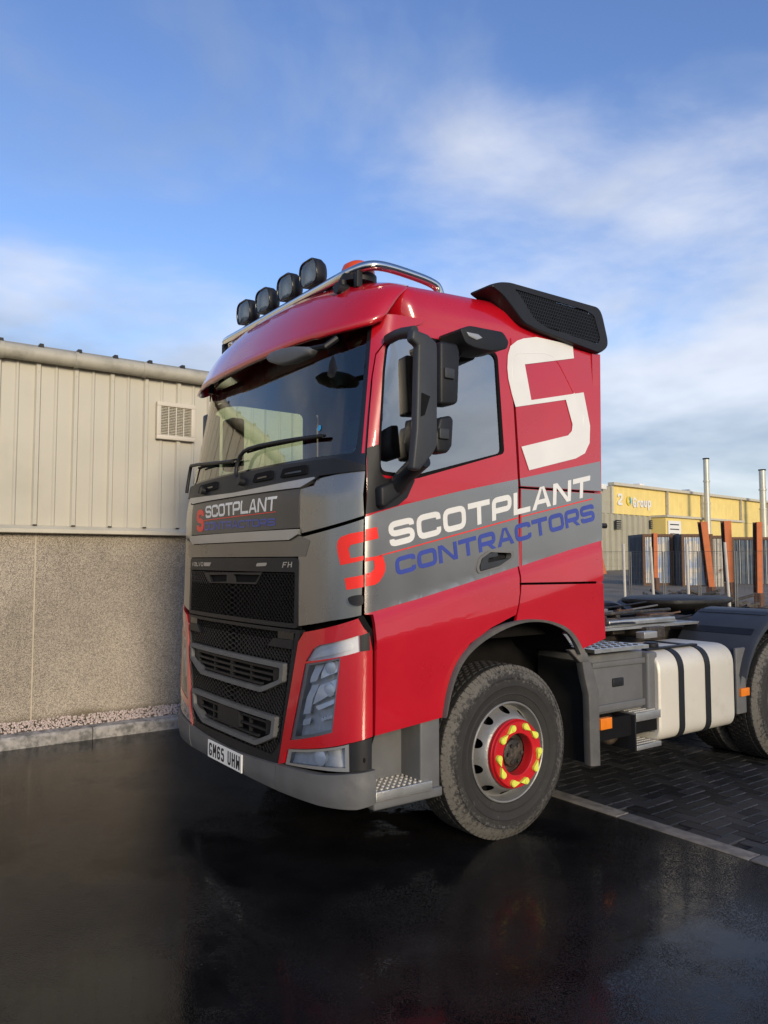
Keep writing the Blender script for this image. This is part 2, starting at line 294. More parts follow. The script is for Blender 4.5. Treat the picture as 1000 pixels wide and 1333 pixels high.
def fill(faces,holes=(),step=.04,grid=True):
    V=[];E=[];Fc=[]
    for p in faces:
        q=sub(p,step); b=len(V); V+=q; Fc.append(list(range(b,b+len(q))))
    for h in holes:
        q=sub(h,step); b=len(V); V+=q; E+=[(b+i,b+(i+1)%len(q)) for i in range(len(q))]
    if grid:
        xs=[v[0] for v in V]; ys=[v[1] for v in V]; x=min(xs)+step*.5
        while x<max(xs):
            y=min(ys)+step*.5
            while y<max(ys):
                if any(inside((x,y),f) for f in faces): V.append((x,y))
                y+=step
            x+=step
    r=delaunay_2d_cdt([Vector(v) for v in V],E,Fc,1,1e-5)
    vs=[tuple(v) for v in r[0]]; fs=[]
    for f in r[2]:
        c=(sum(vs[i][0] for i in f)/3,sum(vs[i][1] for i in f)/3)
        if any(inside(c,h) for h in holes): continue
        if len(faces)>1 and not any(inside(c,q) for q in faces): continue
        fs.append(tuple(f))
    return vs,fs

N=2.6
def lerp(a,b,t): return a+(b-a)*t
def sst(t):
    t=max(0.,min(1.,t)); return t*t*(3-2*t)
def XF(z):
    if z<2.05: return .02*max(0,z-.75)/1.3
    return .02+.18*(z-2.05)
def YT(z): return .04*max(0,z-2.15)
DD=.27
def HH(x,z):
    d=1.40+.218*(x-.2)-z
    h=0.
    if d>0:
        h=min(d,.06)/.06*.022
        c=lerp(.10,.17,sst((x-.2)/1.1))
        if d>.06: h+=min(1,(d-.06)/c)*.016
        if d>.06+c: h-=min(.03,(d-.06-c)*.05)
    return -h*sst((x-.17)/.08)
def SF(u,z,xf=None,D=DD,n=N):
    xf=XF(z) if xf is None else xf
    W=1.25-YT(z); s=1 if u>=0 else -1; u=min(abs(u),1.)
    th=u*pi/2
    return (xf+D*(1-max(0,cos(th))**(2/n)), 1.25-s*W*sin(th)**(2/n), z)
def SS(x,z):
    xf=XF(z); W=1.25-YT(z); t=1-(x-xf)/DD
    if t>0:
        c=min(1.,t)**(N/2); y=1.25-W*max(0,1-c*c)**(1/N)
    else: y=1.25-W
    return (x,y+HH(x,z),z)

CEN=Vector((1.3,1.25,0))
def mapF(u,z): return Vector(SF(u,z))
def mapS(x,z): return Vector(SS(x,z))
def mapW(w,z): # w: lateral distance from the centreline (positive towards the near side)
    Wd=1.25-YT(z); return mapF((1 if w>=0 else -1)*asin(min(1,abs(w)/Wd)**(N/2))*2/pi,z)
def toW(q):
    o=[]
    for u,z in q: o.append(((1 if u>=0 else -1)*(1.25-YT(z))*sin(abs(u)*pi/2)**(2/N),z))
    return o
def gapF(xf,D,n=2.6):
    return lambda u,z: Vector(SF(u,z,xf,D,n))
def nrm(mf,a,b):
    e=1e-3; p=mf(a,b); n=(mf(a+e,b)-mf(a-e,b)).cross(mf(a,b+e)-mf(a,b-e))
    if n.length<1e-12: return Vector((0,-1,0))
    n.normalize(); 
    c=Vector((1.3,1.25,p.z)); 
    if n.dot(p-c)<0: n=-n
    return n
def panel(name,faces,mf,m,parent,off=0.,thick=.012,holes=(),step=.04,mirror=False,offf=None,flatn=None):
    if faces and isinstance(faces[0][0],(int,float)): faces=[faces]
    v2,fs=fill(faces,holes,step)
    P=[];Nn=[]
    for a,b in v2:
        p=mf(a,b); n=flatn or nrm(mf,a,b); o=off+(offf(a,b) if offf else 0); P.append(p+n*o); Nn.append(n)
    if thick: back=[p-n*thick for p,n in zip(P,Nn)]
    if mirror: 
        fl=lambda q:Vector((q.x,2.5-q.y,q.z)); P=[fl(p) for p in P]
        if thick: back=[fl(p) for p in back]; Nn=[Vector((n.x,-n.y,n.z)) for n in Nn]
    # orient
    F=[]
    for f in fs:
        a,b,c=(P[i] for i in f); nn=(b-a).cross(c-a)
        F.append(f if nn.dot(Nn[f[0]] if not mirror or thick else Vector((Nn[f[0]].x,-Nn[f[0]].y,Nn[f[0]].z)))>0 else f[::-1])
    vs=list(P); out=list(F); nsm=len(F)
    if thick:
        ec={}
        for f in F:
            for i in range(3): ec[(f[i],f[(i+1)%3])]=1
        b=len(vs); vs+=back; out+=[tuple(b+i for i in f[::-1]) for f in F]; nsm=len(out)
        for (i,j) in list(ec):
            if (j,i) not in ec:
                k=len(vs); vs+=[P[i],P[j],back[j],back[i]]; out.append((k,k+3,k+2,k+1))
    me=bpy.data.meshes.new(name); me.from_pydata([tuple(v) for v in vs],[],out); me.materials.append(m)
    me.polygons.foreach_set('use_smooth',[i<nsm for i in range(len(out))]); me.update()
    return link(name,me,None,parent)
# stroke lettering ------------------------------------------------------
def strokes(pts,t,r=.0,closed=False,w=1,h=1):
    """polyline -> list of quads"""
    if r>0:
        if closed: p=rnd(pts,r,4)
        else: p=rnd(pts,[0]+[r]*(len(pts)-2)+[0],4)
    else: p=list(pts)
    n=len(p); L=[];R=[]
    for i in range(n):
        a=Vector(p[i-1] if (i>0 or closed) else p[i]); b=Vector(p[i]); c=Vector(p[(i+1)%n] if (i<n-1 or closed) else p[i])
        d1=(b-a).normalized() if (b-a).length>1e-9 else None; d2=(c-b).normalized() if (c-b).length>1e-9 else None
        if d1 is None: d1=d2
        if d2 is None: d2=d1
        n1=Vector((-d1.y,d1.x)); n2=Vector((-d2.y,d2.x)); mm=(n1+n2); mm=mm/max(.35,mm.length_squared)*2 if mm.length>0 else n1
        L.append(b+mm*t/2); R.append(b-mm*t/2)
    return [[tuple(L[i]),tuple(L[(i+1)%n]),tuple(R[(i+1)%n]),tuple(R[i])] for i in range(n if closed else n-1)]
def glyph(ch,w,t):
    a=t/2; X=w-a; Y=1-a; r=min(.26,w*.3); q=[]
    S=lambda pts,r_=r,c=False: strokes(pts,t,r_,c)
    if ch=='S': q+=S([(X,.70),(X,Y),(a,Y),(a,.5),(X,.5),(X,a),(a,a),(a,.30)])
    elif ch in 'C': q+=S([(X,.66),(X,Y),(a,Y),(a,a),(X,a),(X,.34)])
    elif ch=='G': q+=S([(X,.70),(X,Y),(a,Y),(a,a),(X,a),(X,.5-a),(w*.5,.5-a)])
    elif ch=='O': q+=S([(X,Y),(a,Y),(a,a),(X,a)],r,True)
    elif ch=='T': q+=[[(0,1),(w,1),(w,1-t),(0,1-t)],[(w/2-a,1-t),(w/2+a,1-t),(w/2+a,0),(w/2-a,0)]]
    elif ch in 'PR':
        q+=S([(a,0),(a,Y),(X,Y),(X,.40),(a,.40)],r*.8)
        if ch=='R': q+=[[(w*.42,.40),(w*.42+t*1.15,.40),(w,0),(w-t*1.25,0)]]
    elif ch=='L': q+=[[(0,1),(t,1),(t,0),(0,0)],[(t*.5,t),(w,t),(w,0),(t*.5,0)]]
    elif ch=='A':
        q+=[[(0,0),(w/2-t*.62,1),(w/2+t*.1,1),(t*1.1,0)],[(w,0),(w/2+t*.62,1),(w/2-t*.1,1),(w-t*1.1,0)],[(w*.24,.22),(w*.76,.22),(w*.76-t*.3,.22+t*.85),(w*.24+t*.3,.22+t*.85)]]
    elif ch=='N': q+=[[(0,0),(t,0),(t,1),(0,1)],[(w-t,0),(w,0),(w,1),(w-t,1)],[(t*.1,1),(t*1.2,1),(w-t*.1,0),(w-t*1.2,0)]]
    elif ch=='M': q+=[[(0,0),(t,0),(t,1),(0,1)],[(w-t,0),(w,0),(w,1),(w-t,1)],[(t*.1,1),(t*1.1,1),(w/2+a,.35),(w/2-a,.35)],[(w-t*.1,1),(w-t*1.1,1),(w/2-a,.35),(w/2+a,.35)]]
    elif ch=='W': q+=[[(0,0),(t,0),(t,1),(0,1)],[(w-t,0),(w,0),(w,1),(w-t,1)],[(t*.1,0),(t*1.1,0),(w/2+a,.65),(w/2-a,.65)],[(w-t*.1,0),(w-t*1.1,0),(w/2-a,.65),(w/2+a,.65)]]
    elif ch=='V': q+=[[(0,1),(t,1),(w/2+a*.8,0),(w/2-a*.8,0)],[(w,1),(w-t,1),(w/2-a*.8,0),(w/2+a*.8,0)]]
    elif ch=='H': q+=[[(0,0),(t,0),(t,1),(0,1)],[(w-t,0),(w,0),(w,1),(w-t,1)],[(t*.5,.5-a),(w-t*.5,.5-a),(w-t*.5,.5+a),(t*.5,.5+a)]]
    elif ch=='F': q+=[[(0,0),(t,0),(t,1),(0,1)],[(t*.5,1-t),(w,1-t),(w,1),(t*.5,1)],[(t*.5,.42),(w*.8,.42),(w*.8,.42+t),(t*.5,.42+t)]]
    elif ch=='U': q+=S([(a,1),(a,a),(X,a),(X,1)])
    elif ch=='6': q+=S([(X,.75),(X,Y),(a,Y),(a,a),(X,a),(X,.54),(a*1.5,.54)])
    elif ch=='5': q+=S([(X,Y),(a,Y),(a,.56),(X,.56),(X,a),(a,a),(a,.26)],r*.7)
    elif ch=='2': q+=S([(a,.72),(a,Y),(X,Y),(X,.55),(a,.22),(a,a),(w,a)],r*.6)
    elif ch=='r': q+=S([(a,0),(a,.7-a),(w,.7-a)],r*.6)
    elif ch=='o': q+=S([(X,.7-a),(a,.7-a),(a,a),(X,a)],r*.8,True)
    elif ch=='u': q+=S([(a,.7),(a,a),(X,a),(X,.7)])
    elif ch=='p': q+=S([(a,-.28),(a,.7-a),(X,.7-a),(X,a),(a,a)],r*.8)
    return q
def text_quads(txt,h,width,t,gap,wf=None):
    """quads in metres, total width fitted"""
    wf=wf or {}; n=len(txt); units=sum(wf.get(c,1.0) for c in txt); gw=(width/h-gap*(n-1))/units; x=0; res=[]
    for c in txt:
        w=gw*wf.get(c,1.0)
        if c!=' ':
            res.append((c,[[((x+p[0])*h,p[1]*h) for p in f] for f in glyph(c,w,t)],x,w))
        x+=w+gap
    return res
def put_text(txt,quad,mf,m,parent,off,t=.2,gap=.14,wf=None,h=.14,width=None,name='letter',thick=.0012,step=.05,asp=None):
    """quad: BL,BR,TR,TL in map coordinates"""
    BL,BR,TR,TL=[Vector(q) for q in quad]; H=1.; Wd=asp
    def mp(a,b):
        s=a/Wd; r=b
        q=(BL*(1-s)+BR*s)*(1-r)+(TL*(1-s)+TR*s)*r; return mf(q[0],q[1])
    for c,fs,x,w in text_quads(txt,1.,Wd,t,gap,wf):
        o=panel(name,fs,mp,m,parent,off,thick,step=step)
        o['label']='letter '+c+' of '+m.name.split('_')[0]+' lettering'
# =================================================================== SETTING
def zfar(x,y): # terrain: flat yard, rising gently far away
    d=math.hypot(x-0,y-0); return -.03 if d<16 else -.03+.016*(d-16)*min(1,(d-16)/12) if d<90 else -.03+.016*74
gx=[-400,-200,-120,-60,-30,-16,-8,0,8,14,18,22,26,30,36,42,50,60,70,85,110,160,250,400,700]; vs=[];fs=[]
gy=gx
for i,x in enumerate(gx):
    for j,y in enumerate(gy): vs.append((x,y,zfar(x,y) if x>8 else -.03))
for i in range(len(gx)-1):
    for j in range(len(gy)-1): a=i*len(gy)+j; fs.append((a,a+len(gy),a+len(gy)+1,a+1))
mesh('ground',vs,fs,groundm,smooth=True,kind='structure')
# road sheet
mesh('road',[(-60,-60,0),(2.15,-60,0),(2.15,4.2,0),(-60,4.2,0)],[(0,1,2,3)],asph,kind='structure')
# edging line
edg=link('edging_line',None,None,kind='structure')
for k in range(18):
    y=-8.2+k*.90
    if y>4.2: break
    dz=random.uniform(-.002,.003); o=box('edging_stone',(2.15,y+.004,-.05),(2.28,y+.896,.008+dz),edgem,edg,.006)
# block paving
pav=mesh('pavement',[(2.28,-30,-.012),(11,-30,-.012),(11,12,-.012),(2.28,12,-.012)],[(0,1,2,3)],joint,kind='structure')
spots=[]
Lp,Wp=.2,.1
for i in range(-60,180):
    for j in range(-140,140):
        # herringbone: pairs on a 4x4 cycle of Wp cells
        k=(i-j)%4
        if k==0: spots.append((2.28+i*Wp,j*Wp,0))
        if k==2+1: spots.append((2.28+i*Wp,j*Wp,1))
def pv_ok(x,y,r):
    w,h=(Lp,Wp) if r==0 else (Wp,Lp)
    return x>=2.2799 and x+w<=11 and y>-14 and y+h<12
pm=[]
sp2=[s for s in spots if pv_ok(*s)]
def pixel(p):
    d=Vector(p)-CAM; z=d.dot(Fv); 
    return (500+FPX*d.dot(Rv)/z,666.5-FPX*d.dot(Uv)/z,z) if z>.1 else (-1,-1,-1)
def vis(s):
    px,py,z=pixel((s[0]+.05,s[1]+.05,0)); return z if (735<px<1005 and py>955) else 999
sp2.sort(key=vis)
bm0=MB().box((.003,.003,-.06),(Lp-.003,Wp-.003,0),.004); me0=None
protos=[]
for r in range(2):
    o=MB(); 
    if r==0: a,b=(.003,.003),(Lp-.003,Wp-.003)
    else: a,b=(.003,.003),(Wp-.003,Lp-.003)
    c=.005; o.add([(a[0],a[1],-.04),(b[0],a[1],-.04),(b[0],b[1],-.04),(a[0],b[1],-.04),(a[0],a[1],-c),(b[0],a[1],-c),(b[0],b[1],-c),(a[0],b[1],-c),(a[0]+c,a[1]+c,0),(b[0]-c,a[1]+c,0),(b[0]-c,b[1]-c,0),(a[0]+c,b[1]-c,0)],
       [(8,9,10,11)]+[(i,(i+1)%4,4+(i+1)%4,4+i) for i in range(4)]+[(4+i,4+(i+1)%4,8+(i+1)%4,8+i) for i in range(4)]); protos.append(o)
pmesh=[]
rest=MB()
for n,s in enumerate(sp2):
    dz=random.uniform(-.0025,.0025)
    if n<300:
        if not pmesh:
            for r in range(2):
                me=bpy.data.meshes.new('brick'); me.from_pydata(protos[r].v,[],protos[r].f); me.materials.append(paver); pmesh.append(me)
        o=link('brick',pmesh[s[2]],None,pav,(s[0],s[1],dz)); o.rotation_euler=(random.uniform(-.012,.012),random.uniform(-.012,.012),0)
    else:
        rest.add([(v[0]+s[0],v[1]+s[1],v[2]+dz) for v in protos[s[2]].v],protos[s[2]].f)
rest.build('bricks',paver,pav,kind='stuff')
# kerb
kerb=link('kerb',None,None,kind='structure')
kp=[(4.2,-.05),(4.2,.085),(4.215,.105),(4.33,.115),(4.33,-.05)]
for k in range(14):
    x=-8.28+k*.915
    dz=random.uniform(-.004,.004); MB().prism([(p[0],p[1]+dz) for p in kp],'x',x+.003,x+.910).build('kerb_stone',kerbm,kerb)
box('ground_strip',(-8.5,4.33,-.04),(4.6,4.68,.105),groundm,kind='structure')
bmg=bmesh.new(); bmesh.ops.create_icosphere(bmg,subdivisions=1,radius=1); ico_v=[v.co.copy() for v in bmg.verts]; ico_f=[[v.index for v in f.verts] for f in bmg.faces]; bmg.free()
gr=MB(); rg=random.Random(3)
for k in range(5200):
    x=rg.uniform(-4,4.4); y=rg.uniform(4.34,4.67); r=rg.uniform(.006,.013); sx,sy,sz=[rg.uniform(.7,1.3) for _ in range(3)]
    z=.112+.012*rg.random()+.035*(y-4.34)/.33
    gr.add([(x+v.x*r*sx,y+v.y*r*sy,z+v.z*r*sz) for v in ico_v],ico_f)
o=gr.build('gravel',gravelm,kind='stuff')
# ------------------------------------------------------------------ left warehouse
wh=thing('warehouse','cream clad warehouse with pebbledash base wall left behind the red truck','building',(-.5,4.7,0))
def W_(o): o.location=Vector(o.location)-Vector((-.5,4.7,0)); return o
WX0,WX1=-9.0,3.6
for (a,b) in ((WX0,-3.45),(-3.445,[(-0.499,1.165)][0][0]-.006),([(-0.499,1.165)][0][0]+.006,WX1)):
    W_(box('base_wall_panel',(a,4.68,-.05),(b,4.9,1.96),rough_wall,wh))
W_(box('expansion_joint',([(-0.499,1.165)][0][0]-.006,4.676,-.03),([(-0.499,1.165)][0][0]+.006,4.72,1.955),mat('pale_mastic',(.50,.44,.34),.7),wh))
W_(box('warehouse_core',(WX0+.02,4.9,-.05),(WX1-.02,16,3.70),occ,wh))
W_(MB().prism([(4.58,1.955),(4.57,1.96),(4.57,1.995),(4.64,2.03),(4.72,2.03),(4.72,1.955)],'x',WX0,WX1).build('drip_flashing',cladj,wh))
RS=.357; R0=[(-0.17,1.992)][0][0]
kk=-24
while R0+kk*RS<WX1-.1:
    x=R0+kk*RS; kk+=1
    if x<WX0: continue
    prof=[(x+.03,4.65),(x+.15,4.65),(x+.162,4.638),(x+.178,4.638),(x+.19,4.65),(x+RS-.03,4.65),(x+RS-.03,4.70),(x+.03,4.70)]
    W_(MB().prism(prof,'z',2.031,3.66).build('cladding_panel',clad,wh))
    W_(MB().prism([(x-.03,4.70),(x-.03,4.648),(x-.017,4.62),(x+.017,4.62),(x+.03,4.648),(x+.03,4.70)],'z',2.033,3.66).build('rib',clad,wh))
    if x>-4:
        for zz_ in (2.10,2.9,3.55):
            W_(MB().tube([(x,4.620,zz_),(x,4.614,zz_)],.008,6).build('fixing',cladj,wh))
        W_(box('rib_closer',(x-.018,4.608,2.030),(x+.018,4.62,2.040),black,wh))
zg=3.70
go=MB().tube([(WX0,4.58,zg),(-3,4.58,zg),(0,4.58,zg),(WX1,4.58,zg)],.075,16).build('gutter',gutm,wh,auto=40); W_(go)
for px in (3.5,366,686):
    pass
for x in [(-0.872,3.716),(-0.19,3.704),(0.497,3.696)]:
    W_(MB().tube([(x[0]-.018,4.58,zg),(x[0]+.018,4.58,zg)],.083,16).build('gutter_joint',gutm,wh,auto=40))
for k in range(12):
    x=[(-0.872,3.716)][0][0]+ (k-4)*.36
    W_(MB().prism([(x-.03,3.78),(x+.02,3.78),(x+.015,3.815),(x-.02,3.815)],'y',4.58,4.75).build('roof_sheet_end',black,wh))
W_(MB().prism([(4.62,3.77),(4.62,3.80),(10.3,5.2),(16,3.8),(16,3.74)],'x',WX0,WX1).build('roof',occ,wh))
vq=[(2.864,3.66),(3.431,3.203)]
va=[(0.648,3.388),(1.075,2.986)]
v0,v1=va[0],va[1]
vt=link('vent_grille',None,None,wh); W_(vt)
vx0,vx1,vz0,vz1=v0[0],v1[0],v1[1],v0[1]+.0
f_=.045
for a,b in (((vx0,4.585,vz1-f_),(vx1,4.64,vz1)),((vx0,4.585,vz0),(vx1,4.64,vz0+f_)),((vx0,4.585,vz0+f_),(vx0+f_,4.64,vz1-f_)),((vx1-f_,4.585,vz0+f_),(vx1,4.64,vz1-f_))):
    box('vent_frame',a,b,ventm,vt,.004)
box('vent_back',(vx0+f_,4.625,vz0+f_),(vx1-f_,4.64,vz1-f_),ventg,vt)
n=18
for i in range(n):
    z=vz0+f_+(i+.5)*(vz1-vz0-2*f_)/n; box('louvre',(vx0+f_,4.603,z-.004),(vx1-f_,4.624,z+.006),ventg,vt)
for i in (1,2,3):
    x=vx0+f_+i*(vx1-vx0-2*f_)/4; box('mullion',(x-.005,4.595,vz0+f_),(x+.005,4.602,vz1-f_),ventm,vt)
# ------------------------------------------------------------------ unseen building behind the camera, added for its low silhouette in reflections
bw=thing('warehouse','long grey steel building, unseen, added behind the viewpoint as a low reflected silhouette','building',(6,-34,0))
for k in range(10):
    x=-16+k*4.6; box('wall_panel',(x-6,-3,0),(x-6+4.56,0,5.05),occ,bw)
MB().prism([(-3.05,5.06),(.2,5.06),(.2,5.3),(-3.05,5.3)],'x',-22.2,24.2).build('roof_edge',cladj,bw)
for k in range(4):
    x=-17+k*10; box('roller_door',(x,.0,0),(x+4,.06,3.6),silver,bw)
# =================================================================== TRUCK
T=thing('truck','red and gunmetal day cab tractor truck lettered SCOTPLANT CONTRACTORS parked on wet tarmac','truck',(0,0,0))
def P(o): return o
SEAM_S=[(0.314,2.843),(0.272,2.537),(0.228,2.231),(0.208,1.812),(0.204,1.401)]
SEAM_F=[(0.755,2.844),(0.787,2.537),(0.814,2.232),(0.832,2.197)]
# --- inner body, seen only through shut lines and as cab interior
inn=link('cab_frame',None,None,T)
MB().prism([(.34,1.0),(.34,2.04),(.55,2.04),(.62,1.45),(2.15,1.45),(2.15,1.2),(.62,1.2),(.4,.75),(.34,.6)],'y',.16,2.34).build('cab_floor',gapm,inn)
box('rear_bulkhead',(2.10,.09,1.3),(2.14,2.41,3.12),interior,inn)
box('headliner',(.42,.12,3.04),(2.10,2.38,3.08),interior,inn)
for sgn in (0,1):
    Y0=.045 if not sgn else 2.44
    box('floor_edge',(.3,.035 if not sgn else 2.3,1.40),(2.15,.20 if not sgn else 2.465,1.43),blackm,inn)
    box('sill_structure',(.3,Y0,.85) if not sgn else (.3,Y0,.85),(.72,Y0+.015,1.5),blackm,inn)
    box('quarter_liner',(1.40,Y0+.02,1.55),(2.14,Y0+.035,3.05),interior,inn)
    box('door_liner',(.30,Y0+.02,1.42),(1.36,Y0+.035,2.16),interior,inn)
    box('upper_structure',(.36,Y0+.04,2.99),(1.4,Y0+.055,3.1),interior,inn)
box('dashboard',(.33,.14,1.9),(.72,2.36,2.16),interior,inn,.04)
for y in (.62,1.88):
    MB().box((1.35,y-.24,2.02),(1.50,y+.24,2.62),.05).build('seat_back',seatm,inn,auto=40); MB().box((1.38,y-.13,2.65),(1.47,y+.13,2.86),.04).build('headrest',seatm,inn,auto=40); box('seat_cushion',(.9,y-.24,1.72),(1.45,y+.24,1.88),seatm,inn,.05)
sw=MB(); c=Vector((.78,1.88,2.17)); tl=radians(35)
ring=[c+Vector((-sin(tl)*.23*cos(a)*-1*0+.23*cos(a)*cos(tl),.23*sin(a),.23*cos(a)*sin(tl))) for a in [2*pi*k/28 for k in range(29)]]
sw.tube(ring,.014,8,False); sw.tube([ring[0],c,ring[14]],.012,6); sw.tube([ring[7],ring[21]],.012,6); sw.tube([c,c-Vector((.2,0,.25))],.03,8); sw.build('steering_wheel',black,inn,auto=40)
# --- generic front strip helper
def sym(pts): # near-side half given (u>=0), mirrored to the far side
    return pts+[(-a,b) for a,b in reversed(pts)]
# windscreen: glass + black surround
WSB=2.20
wsg=[(-.70,2.28),(.745,2.28),(.74,2.5),(.715,2.8),(.70,3.05),(-.70,3.05),(-.715,2.8),(-.74,2.5)]
panel('windscreen_surround',[(-.985,2.16),(.0,2.145),(.985,2.16),[(0.865,2.201),(0.839,2.231)][0]] if 0 else [(-.86,2.155),(0,2.15),(.86,2.155),(.842,2.23),(.79,2.75),(.765,3.10),(-.765,3.10),(-.79,2.75),(-.842,2.23)],mapF,gloss,T,-.004,.02,holes=[rnd(wsg,.05)],step=.035)
panel('windscreen',rnd([(a*.999,b) for a,b in wsg],.05),mapF,glassw,T,-.008,.0,step=.05)
panel('sticker',[(a+.012*cos(t),b+.018*sin(t)) for a,b in [(0.438,2.453)] for t in [2*pi*k/20 for k in range(20)]],mapF,stickm,T,-.004,.001,step=.02)
# lower cowl (black, wipers sit on it)
cow=panel('scuttle_panel',[(-.86,2.153),(.0,2.148),(.475,2.153),(.86,2.153),(.86,2.158)] if 0 else sym([(.0,2.135),(.478,2.142),(.50,2.162),(.86,2.176),(.852,2.205),(.60,2.255),(.0,2.262)])[0:14],mapF,black,T,.012,.03,step=.03)
for a,b in ((.08,.2),(.25,.42),(-.3,-.1)):
    o=panel('scuttle_vent',rnd([(a,2.175),(b,2.178),(b-.01,2.235),(a+.01,2.230)],.01),mapF,blackm,cow,.022,.012,step=.03)
    panel('vent_slot',[(a+.03,2.19),(b-.03,2.192),(b-.035,2.203),(a+.035,2.20)],mapF,gloss,o,.026,.004,step=.03)
# badge panel with silver strips
bp_=panel('badge_panel',sym([(0,1.872),(.382,1.876),(.384,2.102),(0,2.102)]),mapF,darkwrap,T,.004,.02,step=.035)
panel('silver_strip',sym([(0,2.106),(.385,2.106),(.405,2.115),(.478,2.150),(.47,2.158),(0,2.133)]),mapF,silver,T,.014,.03,step=.03)
panel('silver_strip',sym([(0,1.808),(.33,1.808),(.385,1.838),(.39,1.868),(0,1.868)]),mapF,silver,T,.016,.03,step=.03)
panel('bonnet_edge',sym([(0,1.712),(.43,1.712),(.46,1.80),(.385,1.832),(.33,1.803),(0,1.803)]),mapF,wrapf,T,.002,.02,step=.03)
# gunmetal corner panels (upper and lower of the diagonal shut line)
ca=[(0.852,2.193),(0.479,2.147),(0.467,2.112),(0.382,2.1),(0.385,1.883),(0.401,1.845),(0.879,1.932)]
cb=[(0.878,1.913),(0.404,1.823),(0.384,1.802),(0.382,1.696),(0.392,1.319),(0.61,1.362),(0.868,1.397)]
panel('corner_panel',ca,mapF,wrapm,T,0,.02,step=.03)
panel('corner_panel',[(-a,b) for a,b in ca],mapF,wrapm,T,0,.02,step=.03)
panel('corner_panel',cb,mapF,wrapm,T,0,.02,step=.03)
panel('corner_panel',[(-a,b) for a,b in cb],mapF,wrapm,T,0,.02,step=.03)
o=panel('camera_pod',rnd([(0.756,1.492),(0.816,1.504),(0.883,1.507),(0.884,1.453),(0.817,1.446),(0.769,1.458)],.02),mapF,black,T,.025,.03,step=.02)
# upper grille
g1=link('upper_grille',None,None,T)
panel('grille_backing',sym([(0,1.30),(.388,1.30),(.388,1.708),(0,1.708)]),mapF,blackm,g1,-.02,.01,step=.05)
panel('grille_frame',rnd(sym([(0,1.304),(.386,1.304),(.386,1.706),(0,1.706)]),[0,.02,.03,0,0,.03,.02,0]),mapF,black,g1,.004,.03,holes=[rnd([(-.365,1.330),(.365,1.330),(.365,1.622),(-.365,1.622)],.01)],step=.03)
def mesh_strips(name,poly,mf,parent,off,dz=.0165,du=.011,holes=(),m=None,r=.0032):
    mb=MB(); xs=[p[0] for p in poly]; zs=[p[1] for p in poly]; z=min(zs)+dz*.5; row=0
    while z<max(zs):
        u=min(xs); k=0; run=[]
        while u<=max(xs)+1e-6:
            zz=z+((dz*.42) if (k//2+row)%2 else -dz*.42)*1.0
            ok=inside((u,zz),poly) and not any(inside((u,zz),h) for h in holes)
            if ok: run.append((u,zz))
            if (not ok or u+du>max(xs)) and len(run)>1:
                vs=[];fs=[]
                for (a,b) in run:
                    p0=mf(a,b); n=Vector((-1,0,0)) if abs(a)<.3 else nrm(mf,a,b)
                    vs+=[tuple(p0+n*off+Vector((0,0,-r))),tuple(p0+n*off+Vector((0,0,r))),tuple(p0+n*(off-.012)+Vector((0,0,r)))]
                for i in range(len(run)-1):
                    q=3*i; fs+=[(q,q+3,q+4,q+1),(q+1,q+4,q+5,q+2)]
                mb.add(vs,fs)
            if not ok: run=[]
            u+=du*.5; k+=1
        z+=dz; row+=1
    o=mesh(name,mb.v,mb.f,m or black,parent,kind='stuff'); return o
slot=[(-0.189,1.605),(0.156,1.617),(0.122,1.543),(-0.134,1.536)]
mesh_strips('grille_mesh',[(-.365,1.332),(.365,1.332),(.365,1.620),(-.365,1.620)],mapF,g1,.0,holes=[slot])
so_=panel('intake_surround',slot,mapF,black,g1,.004,.02,holes=[[(-0.136,1.589),(-0.017,1.596),(-0.018,1.551),(-0.116,1.542)],[(0.004,1.601),(0.143,1.601),(0.118,1.555),(0.007,1.551)]],step=.02)
panel('intake_recess',[(slot[0][0],slot[0][1]),(slot[1][0],slot[1][1]),(slot[2][0],slot[2][1]),(slot[3][0],slot[3][1])],mapF,blackm,g1,-.012,.004,step=.03)
# letters on upper grille bar: FH, maker's lettering and a small badge
for txt,q,wd in (('FH',[(0.283,1.647),(0.344,1.65),(0.347,1.682),(0.29,1.68)],None),):
    put_text(txt,toW(q),mapW,silver,g1,.0065,t=.17,gap=.25,asp=1.9,step=.3)
put_text('VOLVO',[(-.76,1.648),(-.50,1.648),(-.50,1.678),(-.76,1.678)],mapW,silver,g1,.0065,t=.22,gap=.3,asp=8.6,step=.3)
panel('small_badge',rnd([(0.122,1.653),(0.181,1.656),(0.185,1.676),(0.127,1.673)],.006),mapF,silver,g1,.008,.004,step=.02)
panel('small_badge',rnd([(-.48,1.65),(-.37,1.65),(-.35,1.676),(-.48,1.676)],.006),mapW,silver,g1,.008,.004,step=.02)
# badge lettering
q=[(-0.183,1.987),(0.234,1.987),(0.238,2.073),(-0.192,2.072)]
put_text('SCOTPLANT',toW(q),mapW,white,bp_,.006,t=.2,gap=.13,asp=abs(toW(q)[1][0]-toW(q)[0][0])/(q[3][1]-q[0][1]),step=.4)
q=[(-0.195,1.9),(0.232,1.897),(0.232,1.941),(-0.198,1.958)]
put_text('CONTRACTORS',toW(q),mapW,blue,bp_,.006,t=.2,gap=.13,asp=abs(toW(q)[1][0]-toW(q)[0][0])/(q[3][1]-q[0][1]),step=.4)
q=[(-0.289,1.896),(-0.202,1.891),(-0.21,2.054),(-0.3,2.054)]
put_text('S',toW(q),mapW,redp,bp_,.006,t=.22,gap=0,asp=.72,step=.4,name='logo')
panel('stripe',[(-0.244,1.974),(0.234,1.981),(0.234,1.977),(-0.244,1.968)],mapF,redp,bp_,.006,.001,step=.05)
